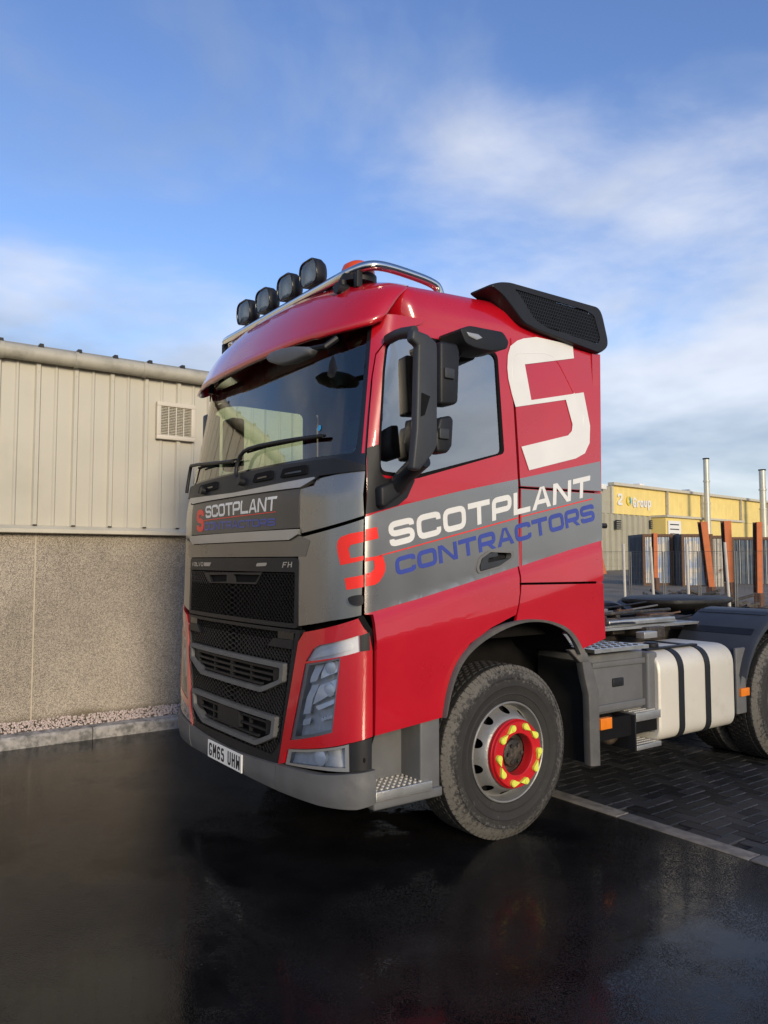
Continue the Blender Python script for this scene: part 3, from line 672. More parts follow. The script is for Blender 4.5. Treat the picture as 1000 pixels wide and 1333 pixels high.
# --- lower grille
g2=link('lower_grille',None,None,T)
lg=sym([(0,.50),(.275,.512),(.325,.60),(.385,1.17),(.40,1.295),(0,1.295)])
panel('grille_backing',sym([(0,.515),(.262,.525),(.310,.60),(.370,1.17),(.38,1.285),(0,1.285)]),mapF,blackm,g2,-.045,.01,step=.05)
panel('grille_frame',lg,mapF,black,g2,.0,.04,holes=[sym([(0,.56),(.235,.56),(.285,.64),(.350,1.16),(.372,1.275),(0,1.275)])],step=.03)
f1o=[(-.315,1.098),(.315,1.098),(.308,.99),(.175,.905),(-.175,.905),(-.308,.99)]
f1i=[(-.292,1.070),(.292,1.070),(.288,1.003),(.168,.932),(-.168,.932),(-.288,1.003)]
f2o=[(-.27,.785),(.27,.785),(.258,.665),(.15,.585),(-.15,.585),(-.258,.665)]
f2i=[(-.249,.758),(.249,.758),(.240,.680),(.143,.611),(-.143,.611),(-.240,.680)]
mesh_strips('grille_mesh',sym([(0,.562),(.235,.562),(.285,.64),(.350,1.16),(.372,1.273),(0,1.273)]),mapF,g2,-.008,holes=[f1o,f2o])
for fo,fi,nb in ((f1o,f1i,4),(f2o,f2i,3)):
    a=panel('intake_frame',rnd(fo,.012),mapF,greyp,g2,.018,.05,holes=[rnd(fi,.01)],step=.025)
    zt,zb=fi[0][1],fi[3][1]
    for k in range(nb):
        z=zb+(zt-zb)*(k+.5)/nb; h=fi[1][0] if z>fi[2][1] else fi[3][0]+(fi[2][0]-fi[3][0])*(z-zb)/(fi[2][1]-zb)
        h*=.80
        panel('grille_bar',[(-h,z-.007),(h,z-.007),(h,z+.007),(-h,z+.007)],mapF,black,a,-.005,.02,step=.06)
    for u in (-.18,-.09,0,.09,.18):
        if abs(u)<fi[3][0]: panel('grille_divider',[(u-.003,zb),(u+.003,zb),(u+.003,zt),(u-.003,zt)],mapF,black,a,-.012,.02,step=.06)
    for s in (1,-1):
        panel('intake_blank',[(s*fi[2][0]*.80,fi[2][1]-.02),(s*fi[2][0]*.80,zt),(s*fi[1][0],zt),(s*fi[2][0],fi[2][1])],mapF,black,a,-.006,.02,step=.04)
panel('camera_pod',rnd([(-.045,.64),(.045,.64),(.045,.75),(-.045,.75)],.01),mapF,black,g2,.006,.03,step=.03)
for s in (1,-1):
    panel('step_recess',[(s*.24,1.235),(s*.36,1.235),(s*.355,1.185),(s*.20,1.185)],mapF,black,g2,.008,.04,step=.03)
    panel('step_recess',[(s*.26,1.28),(s*.36,1.28),(s*.36,1.237),(s*.26,1.237)],mapF,gloss,g2,-.0,.02,step=.03)
# --- lower corner (red) with lamps
rc=[(0.397,1.23),(0.434,1.288),(0.839,1.38),(0.892,1.33),(0.95,1.291),(0.978,1.205),(0.986,0.756),(0.774,0.723),(0.347,0.628),(0.327,0.601),(0.313,0.537),(0.282,0.522)]
drl=[(0.447,1.128),(0.495,1.201),(0.536,1.225),(0.853,1.292),(0.862,1.205),(0.696,1.174)]
hl=[(0.444,1.115),(0.696,1.169),(0.643,0.769),(0.355,0.676)]
for s in (1,-1):
    fl=(lambda p:p) if s==1 else (lambda p:[(-a,b) for a,b in p])
    lc=panel('lamp_corner',fl(rc),mapF,red,T,.006,.03,holes=[fl(drl),fl(hl)],step=.025)
    # daytime lamp
    lo=link('headlight',None,None,T)
    panel('lamp_housing',fl(drl),mapF,lamp_w,lo,-.010,.006,step=.04)
    di=fl([(0.486,1.147),(0.559,1.197),(0.784,1.246),(0.785,1.215),(0.696,1.194)]); panel('light_strip',rnd(di,.01),mapF,lamp_s,lo,-.003,.005,step=.04)
    panel('lamp_lens',fl(drl),mapF,glassl,lo,.003,0,step=.04)
    panel('lamp_housing',fl(hl),mapF,lamp_g,lo,-.048,.006,step=.04)
    panel('lamp_bezel',fl(hl),mapF,silver,lo,-.002,.06,holes=[fl([(0.465,1.108),(0.68,1.157),(0.627,0.782),(0.381,0.701)])],step=.03)
    # reflectors
    for (k,pp) in enumerate(([(0.482,1.106),(0.538,1.121),(0.51,1.027),(0.467,1.012)],[(0.556,1.125),(0.673,1.15),(0.658,1.089),(0.54,1.042)],[(0.46,0.995),(0.505,1.008),(0.471,0.846),(0.425,0.831)],[(0.526,1.006),(0.652,1.054),(0.641,0.983),(0.49,0.896)],[(0.502,0.888),(0.66,0.956),(0.652,0.927),(0.529,0.871)])):
        c0=fl(pp); zz=max(p[1] for p in c0)
        panel('reflector',c0,mapF,lamp_s if k not in (0,2) else lamp_w,lo,-.040,.006,step=.03,offf=(lambda a,b,zz=zz:max(0,min(.030,(zz-b)*.38))))
    for cx,cz in (([(0.603,1.106)][0]),([(0.595,0.988)][0])):
        ct=mapF(s*cx,cz); nn=nrm(mapF,s*cx,cz); mb=MB(); mb.tube([ct-nn*.038,ct-nn*.016,ct-nn*.010],[.038,.038,.026],16); mb.build('projector',lamp_s,lo,auto=40)
    panel('indicator',rnd(fl([(0.418,0.801),(0.469,0.82),(0.458,0.783),(0.41,0.767)]),.004),mapF,lamp_w,lo,-.022,.006,step=.03)
    for k in range(5): 
        q0=[(0.548,0.823),(0.568,0.831),(0.588,0.838),(0.608,0.845),(0.628,0.852)][k]; ct=mapF(s*q0[0],q0[1]); nn=nrm(mapF,s*q0[0],q0[1]); MB().tube([ct-nn*.038,ct-nn*.02],.011,10).build('led',lamp_w,lo,auto=40)
    panel('lamp_lens',fl(hl),mapF,glassl,lo,.004,0,step=.04)
    # fog lamp
    fo=fl([(0.342,0.622),(0.769,0.716),(0.775,0.573),(0.548,0.557),(0.323,0.533)]); fi=fl([(0.364,0.613),(0.738,0.696),(0.742,0.591),(0.548,0.575),(0.351,0.55)])
    fg=link('fog_light',None,None,T)
    panel('lamp_bezel',fo,mapF,silver,fg,.0,.05,holes=[fi],step=.03); panel('lamp_housing',fi,mapF,lamp_g,fg,-.05,.006,step=.03,offf=lambda a,b:max(0,min(.035,(.70-b)*.2)))
    ctp=[(0.54,0.618)][0]; ct=mapF(s*ctp[0],ctp[1]); nn=nrm(mapF,s*ctp[0],ctp[1]); MB().tube([ct-nn*.035,ct-nn*.012,ct-nn*.006],[.045,.045,.03],20).build('projector',lamp_s,fg,auto=40)
    panel('lamp_lens',fi,mapF,glassl,fg,.002,0,step=.04)
    bb=panel('lamp_blank',fl([(0.78,0.721),(0.986,0.749),(0.985,0.586),(0.782,0.574)]),mapF,black,T,.0,.03,step=.04)
    bh=[(0.914,0.635)][0]; panel('towing_hole',[(s*bh[0]+.012*cos(t)*s,bh[1]+.014*sin(t)) for t in [2*pi*k/16 for k in range(16)]],mapF,blackm,bb,.003,.002,step=.02)
    panel('shut_line_filler',fl([(0.829,1.387),(0.89,1.395),(1.0,1.307),(1.0,0.755),(0.989,0.754),(0.98,1.21),(0.95,1.291)]),mapF,blackm,T,-.012,.01,step=.04)
    panel('lamp_side_cap',fl([(0.859,1.289),(0.945,1.306),(0.952,1.211),(0.864,1.205)]),mapF,black,T,.009,.01,step=.03)
# --- bumper
bmt=[(0,.498),(.28,.524),(.55,.538),(.78,.567),(1.0,.580)]; bmb=[(1.0,.40),(.85,.378),(.55,.366),(.254,.366),(0,.380)]
mapB=lambda u,z: Vector(SF(u,z,-.012,.285,2.6))
cen_b=[(-.275,.372),(0,.380),(.275,.372),(.283,.508),(.30,.60),(.28,.555),(.25,.515),(0,.488),(-.25,.515),(-.28,.555),(-.30,.60),(-.283,.508)]
bo=lambda a,b: .012-(.03*((.47-b)/.1)**2 if b<.47 else 0)
panel('bumper',[(-.275,.372),(0,.380),(.275,.372),(.281,.522),(0,.494),(-.281,.522)],mapB,greyp,T,.012,.05,step=.03,offf=lambda a,b:-(.9*max(0,.44-b)**1.3*.6))
for s in (1,-1):
    bs=[(.278,.372),(.55,.368),(.85,.380),(1.0,.400),(1.0,.580),(.78,.565),(.55,.535),(.284,.522)]
    bs=[(s*a,b) for a,b in bs]
    panel('bumper_corner',bs,mapB,greyp,T,.014,.05,step=.03,offf=lambda a,b:-(.9*max(0,.44-b)**1.3*.6)+.006*max(0,1-((abs(a)-.88)/.06)**2-((b-.5)/.03)**2 if abs(abs(a)-.88)<.06 else 0))
# number plate
pl=MB().box((-.030,.99,.388),(-.022,1.51,.499),.002).build('number_plate',plate,T)
def flatmap(x): return lambda a,b: Vector((x,a,b))
put_text('GM65 UHW',[(1.485,.402),(1.015,.402),(1.015,.485),(1.485,.485)],flatmap(-.030),black,pl,.001,t=.17,gap=.2,asp=.47/.083,wf={'M':1.15,'W':1.15,' ':.5},step=.4,name='character')
# --- doors and side body (near then mirrored far side)
win=rnd([(0.389,2.898),(0.471,2.952),(0.605,2.979),(1.218,2.974),(1.237,2.357),(0.558,2.173),(0.315,2.18),(0.324,2.372),(0.364,2.747)],[.03,.08,.06,.05,.03,.04,.04,0,0])
wseal=rnd([(0.375,2.9),(0.457,2.96),(0.609,2.995),(1.235,2.994),(1.262,2.353),(0.549,2.148),(0.297,2.158),(0.308,2.371),(0.35,2.746)],[.03,.08,.06,.05,.03,.04,.04,0,0])
door=[(0.304,2.715),(0.329,2.841),(0.405,2.961),(0.607,3.048),(1.337,3.106),(1.356,2.707),(1.369,2.217),(1.371,1.831),(1.349,1.569),(1.342,1.489),(1.304,1.359),(1.099,1.29),(0.93,1.205),(0.815,1.08),(0.752,0.925),(0.733,0.801),(0.267,0.759),(0.26,1.4),(0.214,1.401),(0.217,1.812),(0.236,2.231),(0.271,2.492)]
q1=[(1.361,3.107),(2.239,3.139),(2.176,2.163),(1.39,2.155),(1.389,2.316),(1.376,2.71)]
q2=[(1.39,2.136),(2.178,2.144),(2.177,1.829),(2.13,1.55),(1.363,1.549),(1.388,1.649)] if 0 else [(1.391,2.141),(2.177,2.149),(2.131,1.55),(1.363,1.552)]
q3=[(1.362,1.538),(2.133,1.534),(2.172,1.162),(1.893,1.098),(1.821,1.188),(1.752,1.251),(1.582,1.309),(1.427,1.321),(1.306,1.317),(1.329,1.405),(1.353,1.489)]
ap=[(0.323,2.964),(0.335,3.039),(0.393,3.084),(0.672,3.099),(0.625,3.063),(0.41,2.973),(0.326,2.851),(0.298,2.715),(0.263,2.493),(0.232,2.275),(0.221,2.275),(0.26,2.538)]
hole_h=rnd([(1.005,1.645),(1.027,1.707),(1.117,1.754),(1.32,1.751),(1.319,1.704),(1.202,1.644),(1.019,1.61)],.02)
band=[(0.219,1.922),(0.278,1.946),(0.456,1.997),(0.893,2.1),(1.368,2.199),(1.365,1.879),(1.369,1.654),(0.886,1.544),(0.544,1.469),(0.215,1.405)]
band1=[(1.386,2.204),(2.176,2.373),(2.172,2.166),(1.39,2.158)]
band2=[(1.393,2.137),(2.175,2.146),(2.173,1.827),(1.829,1.758),(1.392,1.656)]
whiteS=[(1.945,3.156),(1.952,3.066),(1.471,2.951),(1.517,2.722),(2.035,2.84),(2.062,2.719),(2.086,2.613),(2.072,2.493),(2.018,2.416),(1.922,2.373),(1.471,2.262),(1.409,2.408),(1.854,2.523),(1.895,2.557),(1.906,2.603),(1.85,2.766),(1.372,2.66),(1.344,2.737),(1.317,2.835),(1.312,2.901),(1.321,2.987),(1.347,3.051),(1.408,3.096),(1.469,3.122),(1.592,3.153)]
arch=[(0.747,0.812),(0.779,0.965),(0.85,1.104),(0.966,1.194),(1.132,1.265),(1.306,1.307),(1.455,1.312),(1.59,1.294),(1.737,1.242),(1.822,1.168),(1.886,1.079)]
arch_o=[(0.73,0.801),(0.756,0.955),(0.82,1.102),(0.93,1.205),(1.099,1.29),(1.292,1.324),(1.455,1.327),(1.611,1.307),(1.766,1.256),(1.86,1.176),(1.924,1.081)]
def chaikin(p,it=2):
    for _ in range(it):
        o=[p[0]]
        for a,b in zip(p,p[1:]): o+=[(.75*a[0]+.25*b[0],.75*a[1]+.25*b[1]),(.25*a[0]+.75*b[0],.25*a[1]+.75*b[1])]
        p=o+[p[-1]]
    return p
arch=chaikin(arch); arch_o=chaikin(arch_o)
for s in (0,1):
    mi=bool(s); K=dict(mirror=mi)
    d=panel('door',door,mapS,red,T,0,.03,holes=[wseal,hole_h],step=.03 if mi else .018,**K)
    panel('window_seal',wseal,mapS,blackm,d,-.002,.02,holes=[win],step=.05,**K)
    panel('window_glass',win,mapS,glasss if not mi else glassw,d,-.010,0,step=.06,**K)
    panel('handle_recess',hole_h,mapS,black,d,-.045,.004,step=.03,**K)
    panel('handle_rim',hole_h,mapS,greyr,d,.009,.045,holes=[rnd([(1.026,1.648),(1.048,1.701),(1.121,1.74),(1.297,1.736),(1.297,1.707),(1.196,1.656),(1.034,1.623)],.015)],step=.03,**K)
    panel('door_handle',rnd([(1.039,1.668),(1.073,1.726),(1.177,1.742),(1.186,1.717),(1.105,1.704),(1.099,1.676),(1.292,1.704),(1.194,1.656),(1.038,1.629)],.008),mapS,armm,d,.008,.03,step=.02,**K)
    panel('quarter_panel',q1,mapS,red,T,0,.02,step=.03,**K)
    panel('side_locker',q2,mapS,red,T,0,.02,step=.02,**K)
    panel('lower_quarter_panel',q3,mapS,red,T,0,.02,step=.02,**K)
    panel('pillar_panel',ap,mapS,red,T,.0,.02,step=.03,**K)
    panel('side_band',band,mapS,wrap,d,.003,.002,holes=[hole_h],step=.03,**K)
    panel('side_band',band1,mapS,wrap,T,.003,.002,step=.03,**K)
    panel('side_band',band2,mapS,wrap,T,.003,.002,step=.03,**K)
    panel('mirror_triangle',rnd([(0.244,2.303),(0.306,2.327),(0.304,2.175),(0.339,2.141),(0.549,2.145),(0.492,2.04),(0.428,1.994),(0.222,1.939)],.01),mapS,black,T,.004,.02,step=.04,**K)
    panel('pressed_rib',sub([(1.373,3.016),(1.686,3.07),(1.812,3.047),(1.907,2.917),(2.038,2.698),(2.032,2.616),(1.992,2.621),(2.002,2.685),(1.866,2.894),(1.779,3.021),(1.672,3.047),(1.396,2.999),(1.383,2.946),(1.388,2.862),(1.372,2.859),(1.36,2.943)],.05),mapS,mat('pressed_paint',(.28,.01,.015),.35,coat=.8) if 0 else red,T,.006,.006,step=.04,**K) if mi else None
    # arch trim
    n=len(arch); vs=[];fs=[]
    for (a,b),(c_,d_) in zip(arch,arch_o):
        for t,(pp,oo) in enumerate((((a,b),.002),((a,b),.028),((c_*.85+a*.15,d_*.85+b*.15),.034),((c_,d_),.022),((c_,d_),-.004))):
            p=mapS(*pp); p=Vector((p.x,p.y-oo,p.z)); vs.append(p if not mi else Vector((p.x,2.5-p.y,p.z)))
    for i in range(n-1):
        for j in range(4): fs.append((i*5+j,i*5+j+1,(i+1)*5+j+1,(i+1)*5+j))
    mb=MB().add(vs,fs); mb.build('arch_trim',greyl,T,auto=35)
    # wheel well liner
    vs=[];fs=[]
    for (a,b) in arch:
        for y in (.005,.55): vs.append((a,y if not mi else 2.5-y,b))
    for i in range(n-1): fs.append((2*i,2*i+1,2*i+3,2*i+2))
    mesh('wheel_arch_liner',vs,fs,blackm,T,smooth=True)
    yy=(.55,.57) if not mi else (1.93,1.95); box('inner_arch',(.3,yy[0],.30),(2.3,yy[1],1.40),gapm,T)
for poly in (whiteS,): panel('logo',poly,mapS,white,T,.005,.001,step=.03)
# rib pressed round the quarter panel
rib_path=[(1.359,2.841),(1.356,2.959),(1.392,3.011),(1.673,3.059),(1.773,3.041),(1.868,2.921),(2.025,2.697),(2.019,2.615)]
mb=MB(); rp=[mapS(a,b)+Vector((0,.001,0)) for a,b in sub(rnd(rib_path,[0,.04,.04,.08,.08,.1,.05,0],5),.04,False)]
r2=sub(rnd(rib_path,[0,.04,.04,.08,.08,.1,.05,0],5),.02,False); run=[];last=None
for q_ in r2+[None]:
    w_=inside(q_,whiteS) if q_ else None
    if (w_!=last or q_ is None) and len(run)>1:
        MB().tube([mapS(a,b)+Vector((0,.0035-(.003 if last else 0),0)) for a,b in run],.007,8).build('pressed_rib',white if last else red,T,auto=60); run=run[-1:]
    if q_: run.append(q_)
    last=w_
# rear cab corner and back
MB().prism([(2.205,1.16),(2.205,3.12),(2.16,3.15),(2.14,3.15),(2.14,1.2)],'y',.03,2.47).build('cab_back',red,T)
# red S logo split by the shut line
logoF=[(0.878,1.847),(0.751,1.834),(0.681,1.817),(0.656,1.794),(0.652,1.765),(0.658,1.729),(0.681,1.664),(0.882,1.691),(0.882,1.715),(0.763,1.701),(0.744,1.752),(0.761,1.773),(0.88,1.789)] 
logoF2=[(0.884,1.612),(0.717,1.593),(0.733,1.531),(0.886,1.547)]
panel('logo',logoF,mapF,redp,T,.002,.001,step=.02); panel('logo',logoF2,mapF,redp,T,.003,.001,step=.02)
lS1=[(0.22,1.857),(0.283,1.871),(0.295,1.81),(0.219,1.792)]
lS2=[(0.219,1.704),(0.321,1.717),(0.339,1.67),(0.339,1.634),(0.325,1.606),(0.3,1.575),(0.273,1.559),(0.219,1.55),(0.219,1.618),(0.247,1.624),(0.266,1.642),(0.269,1.663),(0.263,1.691),(0.219,1.683)]
panel('logo',lS1,mapS,redp,T,.0052,.001,step=.02); panel('logo',lS2,mapS,redp,T,.0052,.001,step=.02)
panel('stripe',[(0.261,1.708),(1.362,1.959),(1.362,1.952),(0.261,1.702)],mapS,redp,T,.0052,.001,step=.04)
panel('stripe',[(1.382,1.964),(2.078,2.112),(2.078,2.105),(1.382,1.958)],mapS,redp,T,.0052,.001,step=.04)
for txt,q,mm_ in (('SCOTPLANT',[(0.374,1.76),(2.046,2.126),(2.061,2.267),(0.356,1.897)],white),('CONTRACTORS',[(0.415,1.605),(2.101,1.961),(2.083,2.077),(0.404,1.703)],blue)):
    asp=math.hypot(q[1][0]-q[0][0],q[1][1]-q[0][1])/((q[3][1]-q[0][1]+q[2][1]-q[1][1])/2)
    put_text(txt,q,mapS,mm_,T,.005,t=.24 if txt[0]=='S' else .25,gap=.13,asp=asp,step=.3,wf={'L':.85,'P':.95})
# sill step
st=link('entry_step',None,None,T)
for s in (0,1):
    mi=bool(s); yv=lambda y:(y if not mi else 2.5-y)
    def bx(nm,x0,x1,y0,y1,z0,z1,m,bev=0): 
        a,b=sorted((yv(y0),yv(y1))); return box(nm,(x0,a,z0),(x1,b,z1),m,st,bev)
    bx('step_back',.26,.66,.20,.24,.40,.80,greyp); bx('step_side',.60,.74,.02,.35,.36,.80,greyp,.01); bx('step_base',.27,.745,.0,.3,.36,.415,greyp,.012)
    bx('step_tread',.275,.66,-.004,.24,.44,.458,alu,.004); bx('tread_lip',.275,.66,-.012,-.002,.408,.462,alu,.004)
    k=MB()
    for i in range(9):
        for j in range(5):
            x=.30+i*.038; y=yv(.03+j*.04); k.tube([(x,y,.458),(x,y,.4645)],.010,8)
    k.build('tread_studs',studm,st,kind='stuff')
# --- roof shell
secs=[(.0,2.99,.050,.40,.27),(.0,3.085,.045,.375,.27),(.0,3.17,.050,.34,.28),(.0,3.25,.070,.31,.30),(.0,3.305,.115,.30,.34),(.0,3.338,.20,.32,.40),(.0,3.362,.38,.42,.46),(.0,3.38,.72,.70,.56),(.0,3.385,1.20,1.0,.7)]
vs=[];fs=[];us=[-1+2*i/64 for i in range(65)]
rows=[]
for k,(_,z,yi,xf_,D_) in enumerate(secs):
    row=[]
    def pt(u):
        th=abs(u)*pi/2; Wd=1.25-yi; x=xf_+D_*(1-max(0,cos(th))**(2/2.4)); y=1.25-(1 if u>=0 else -1)*Wd*sin(th)**(2/2.4); return x,y
    sx=[2.2-(2.2-(xf_+D_))*i/14 for i in range(14)]
    for x in sx: row.append((x,yi,z))
    for u in reversed(us): x,y=pt(u); row.append((x,y,z))
    for x in reversed(sx): row.append((x,2.5-yi,z))
    amp=min(1,max(0,k-1)/3.); row=[(x,y,z-.012*amp+amp*.055*max(0,x-.35)) for x,y,z in row]; rows.append(row)
n=len(rows[0])
for r_ in rows: vs+=r_
for k in range(len(rows)-1):
    for i in range(n-1): fs.append((k*n+i,k*n+i+1,(k+1)*n+i+1,(k+1)*n+i))
MB().add(vs,fs).build('roof',red,T,auto=70)
MB().add([rows[k][0] for k in range(len(rows))]+[rows[k][-1] for k in reversed(range(len(rows)))],[tuple(range(2*len(rows)))]).build('roof_rear',red,T)
# --- sun visor
vs=[];fs=[];K=9; uu=[-1+2*i/80 for i in range(81)]
for k in range(K):
    t=k/(K-1)
    for u in uu:
        xf_=.05+(.27-.05)*t; D_=.30+.03*t
        zt_=3.362-.05*abs(u)**3; zl_=2.975+.06*abs(u)**4; z=zl_+(zt_-zl_)*(t+.10*sin(pi*t))
        nf=max(0,1-abs((abs(u)-.28)/.03)) if t==0 else 0
        if .25<abs(u)<.45 and t==0: z+=.008
        yi=.03
        for (za,ya),(zb__,yb__) in zip(((2.9,.03),(3.10,.036),(3.17,.040),(3.25,.060),(3.305,.105),(3.338,.175),(3.40,.30)),((3.10,.036),(3.17,.040),(3.25,.060),(3.305,.105),(3.338,.175),(3.40,.30),(3.6,.5))):
            if za<=z<=zb__: yi=ya+(yb__-ya)*(z-za)/(zb__-za)
        W_=1.25-yi; th=abs(u)*pi/2; x=xf_+D_*(1-max(0,cos(th))**(2/2.3)); y=1.25-(1 if u>=0 else -1)*W_*sin(th)**(2/2.3)
        vs.append((x,y,z))
m_=len(uu)
for k in range(K-1):
    for i in range(m_-1): fs.append((k*m_+i,k*m_+i+1,(k+1)*m_+i+1,(k+1)*m_+i))
ob=MB().add(vs,fs).build('sun_visor',red,T,auto=70)
md=ob.modifiers.new('thick','SOLIDIFY'); md.thickness=.02; md.offset=1 if 0 else -1
for s in (1,-1):
    p=mapF(s*.62,3.0); 
# visor brackets and under-visor mirror
for s,u in ((1,.45),(-1,.45)):
    q=mapF(s*u,3.02); MB().tube([q+Vector((-.03,0,-.05)),q+Vector((-.02,0,.1))],.022,8).build('visor_bracket',black,T,auto=40)
fm=[(0.735,2.913),(0.676,2.933),(0.54,2.928),(0.375,2.904),(0.235,2.87),(0.177,2.839),(0.201,2.819),(0.303,2.815),(0.445,2.819),(0.577,2.839),(0.695,2.88)]
bm=bmesh.new(); n=len(fm); cy=sum(p[0] for p in fm)/n; cz=sum(p[1] for p in fm)/n; mb=MB(); vs=[];fs=[]
for x,sc in ((-.035,.72),(-.03,.93),(-.01,1.0),(.02,.96),(.045,.75),(.055,.4)): vs+=[(x,cy+(a-cy)*sc,cz+(b-cz)*sc) for a,b in fm]
for k in range(5): fs+=[(k*n+i,k*n+(i+1)%n,(k+1)*n+(i+1)%n,(k+1)*n+i) for i in range(n)]
fs+=[tuple(range(n)),tuple(5*n+i for i in reversed(range(n)))]
mb.add(vs,fs).build('front_mirror',greyp,T,auto=60)
MB().tube([(.0,fm[4][0]+.02,fm[4][1]-.01),(.04,fm[5][0]-.04,fm[5][1]+.02),(.10,fm[5][0]-.06,fm[5][1]+.07)],.018,8).build('mirror_bracket',black,T,auto=40)
# camera pod inside the glass
pp=[mapF(a,b)+Vector((.07,0,0)) for a,b in [(0.388,3.005),(0.44,2.883),(0.456,2.774),(0.489,2.689)]]; MB().tube(pp,[.06,.06,.075,.04],12).build('dash_camera',black,T,auto=60)
# --- roof light bar
bar=link('light_bar',None,None,T)
bx_=.30; zb=3.375
pts=[(.93,.22,3.30),(.92,.22,3.37),(.88,.22,3.415),(.62,.22,3.435),(.46,.22,3.435),(.38,.26,3.425),(.34,.38,3.41),(.33,.6,3.40),(.325,1.25,3.40),(.33,1.9,3.40),(.34,2.12,3.41),(.38,2.24,3.425),(.46,2.28,3.435),(.62,2.28,3.435),(.88,2.28,3.415),(.92,2.28,3.37),(.93,2.28,3.30)]
def smooth(pts,it=2):
    for _ in range(it):
        o=[pts[0]]
        for a,b in zip(pts,pts[1:]): o+=[tuple(.75*p+.25*q for p,q in zip(a,b)),tuple(.25*p+.75*q for p,q in zip(a,b))]
        pts=o+[pts[-1]]
    return pts
MB().tube(smooth(pts),.030,16).build('bar_tube',chrome,bar,auto=60)
MB().tube(smooth([(.42,.34,3.36),(.37,.5,3.355),(.35,1.25,3.365),(.37,2.0,3.355),(.42,2.16,3.36)]),.014,10).build('lower_bar',black,bar,auto=60)
for y in (.30,.62,1.25,1.88,2.2):
    box('bar_foot',(.34,y-.02,3.30),(.38,y+.02,3.40),black,bar,.005)
def lampat(px,py,Y,i):
    L=link('spotlight',None,None,T,loc=(.295,Y,3.518))
    bm=bmesh.new()
    out_=rnd([(-.105,-.075),(.105,-.075),(.115,.02),(.085,.085),(-.085,.085),(-.115,.02)],.05,5); n=len(out_)
    rings=[(.0,1.),( .012,1.02),(.05,1.0),(.085,.80),(.105,.5)]
    mb=MB(); vs=[];fs=[]
    for (x,sc) in rings: vs+=[(x,a*sc,b*sc) for a,b in out_]
    for k in range(len(rings)-1): fs+=[(k*n+i,k*n+(i+1)%n,(k+1)*n+(i+1)%n,(k+1)*n+i) for i in range(n)]
    fs.append(tuple((len(rings)-1)*n+i for i in range(n)))
    mb.add(vs,fs); mb.build('lamp_shell',black,L,auto=40)
    mesh('reflector',[(.03,a*.9,b*.9) for a,b in out_]+[(.062,0,0)],[(i,(i+1)%n,n) for i in range(n)],lamp_d,L,True)
    mesh('lamp_lens',[(-.001,a*.93,b*.93) for a,b in out_]+[(-.012,0,0)],[((i+1)%n,i,n) for i in range(n)],glassr,L,True)
    MB().tube([(-.003,a*.97,b*.97) for a,b in out_+out_[:1]],.006,6,False).build('lamp_rim',gloss,L,auto=60)
    MB().box((.02,-.02,-.13),(.07,.02,-.07),.004).build('lamp_bracket',chrome,L)
    L.rotation_euler=(0,radians(-4),0); return L
for i,Y in enumerate((.775,1.085,1.415,1.725)): lampat(0,0,Y,i)
# beacon and small camera on the roof
o=lathe('beacon_base',[(0,0),(.115,0),(.115,.05),(.10,.06),(0,.06)],black,T,32,'z',loc=([(0.428,0.404)][0][0],[(0.428,0.404)][0][1],3.36))
o=lathe('beacon',[(.10,0),(.105,.02),(.09,.06),(.05,.085),(0,.092)],orange,T,32,'z',loc=([(0.428,0.404)][0][0],[(0.428,0.404)][0][1],3.415))
ml=[(0.393,3.309)][0]; MB().tube([(.31,ml[0],ml[1]-.04),(.31,ml[0],ml[1]+.05)],.026,12).build('marker_lamp',black,T,auto=40)
MB().tube([(.265,ml[0],ml[1]),(.34,ml[0],ml[1])],.034,12).build('marker_lamp',black,T,auto=40)
# --- air intake on rear roof corner
ao=[(1.135,3.396),(1.214,3.433),(1.308,3.451),(2.186,3.457),(2.226,3.415),(2.284,3.237),(2.279,3.186),(2.194,3.128),(1.556,3.187),(1.429,3.21),(1.313,3.304),(1.233,3.363)]
ai=[(1.351,3.414),(2.038,3.407),(2.127,3.386),(2.188,3.234),(2.162,3.192),(1.651,3.215),(1.529,3.254),(1.398,3.384)]
air=link('air_intake',None,None,T)
ao=rnd(ao,.035,3)
n=len(ao); c0=(sum(a for a,b in ao)/n,sum(b for a,b in ao)/n)
vs=[];fs=[]
for (y,sc) in ((.10,1.0),(.03,1.0),(.0,.985),(-.005,.965)): vs+=[(c0[0]+(a-c0[0])*sc,y,c0[1]+(b-c0[1])*sc) for a,b in ao]
vs+=[(a,.0,b) for a,b in ao]*0
for k in range(3): fs+=[(k*n+i,k*n+(i+1)%n,(k+1)*n+(i+1)%n,(k+1)*n+i) for i in range(n)]
MB().add(vs,fs).build('intake_side',black,air,auto=35)
o2=[(c0[0]+(a-c0[0])*.965,c0[1]+(b-c0[1])*.965) for a,b in ao]
panel('intake_face',o2,lambda a,b:Vector((a,-.005,b)),black,air,0,.01,holes=[rnd(ai,.02)],step=.1,flatn=Vector((0,-1,0)))
panel('intake_recess',rnd(ai,.02),lambda a,b:Vector((a,.03,b)),blackm,air,0,.01,step=.2,flatn=Vector((0,-1,0)))
mb=MB(); 
p0,p1=ai[0],ai[4]; 
x=ai[0][0]-.1
while x<ai[4][0]+.35:
    for z0 in ():
        pass
    # slanting slats
    seg=[]
    for k in range(40):
        z=3.05+.01*k; xx=x+(3.45-z)*.35-.05
        if inside((xx,z),ai): seg.append((xx,z))
    if len(seg)>1:
        a,b=seg[0],seg[-1]; mb.add([(a[0]-.004,0,a[1]),(a[0]+.004,0,a[1]),(b[0]+.004,0,b[1]),(b[0]-.004,0,b[1]),(a[0]-.004,.02,a[1]),(b[0]-.004,.02,b[1])],[(0,1,2,3),(0,3,5,4)])
    x+=.017
mesh('intake_slats',mb.v,mb.f,black,air,kind='stuff')
mb=MB()
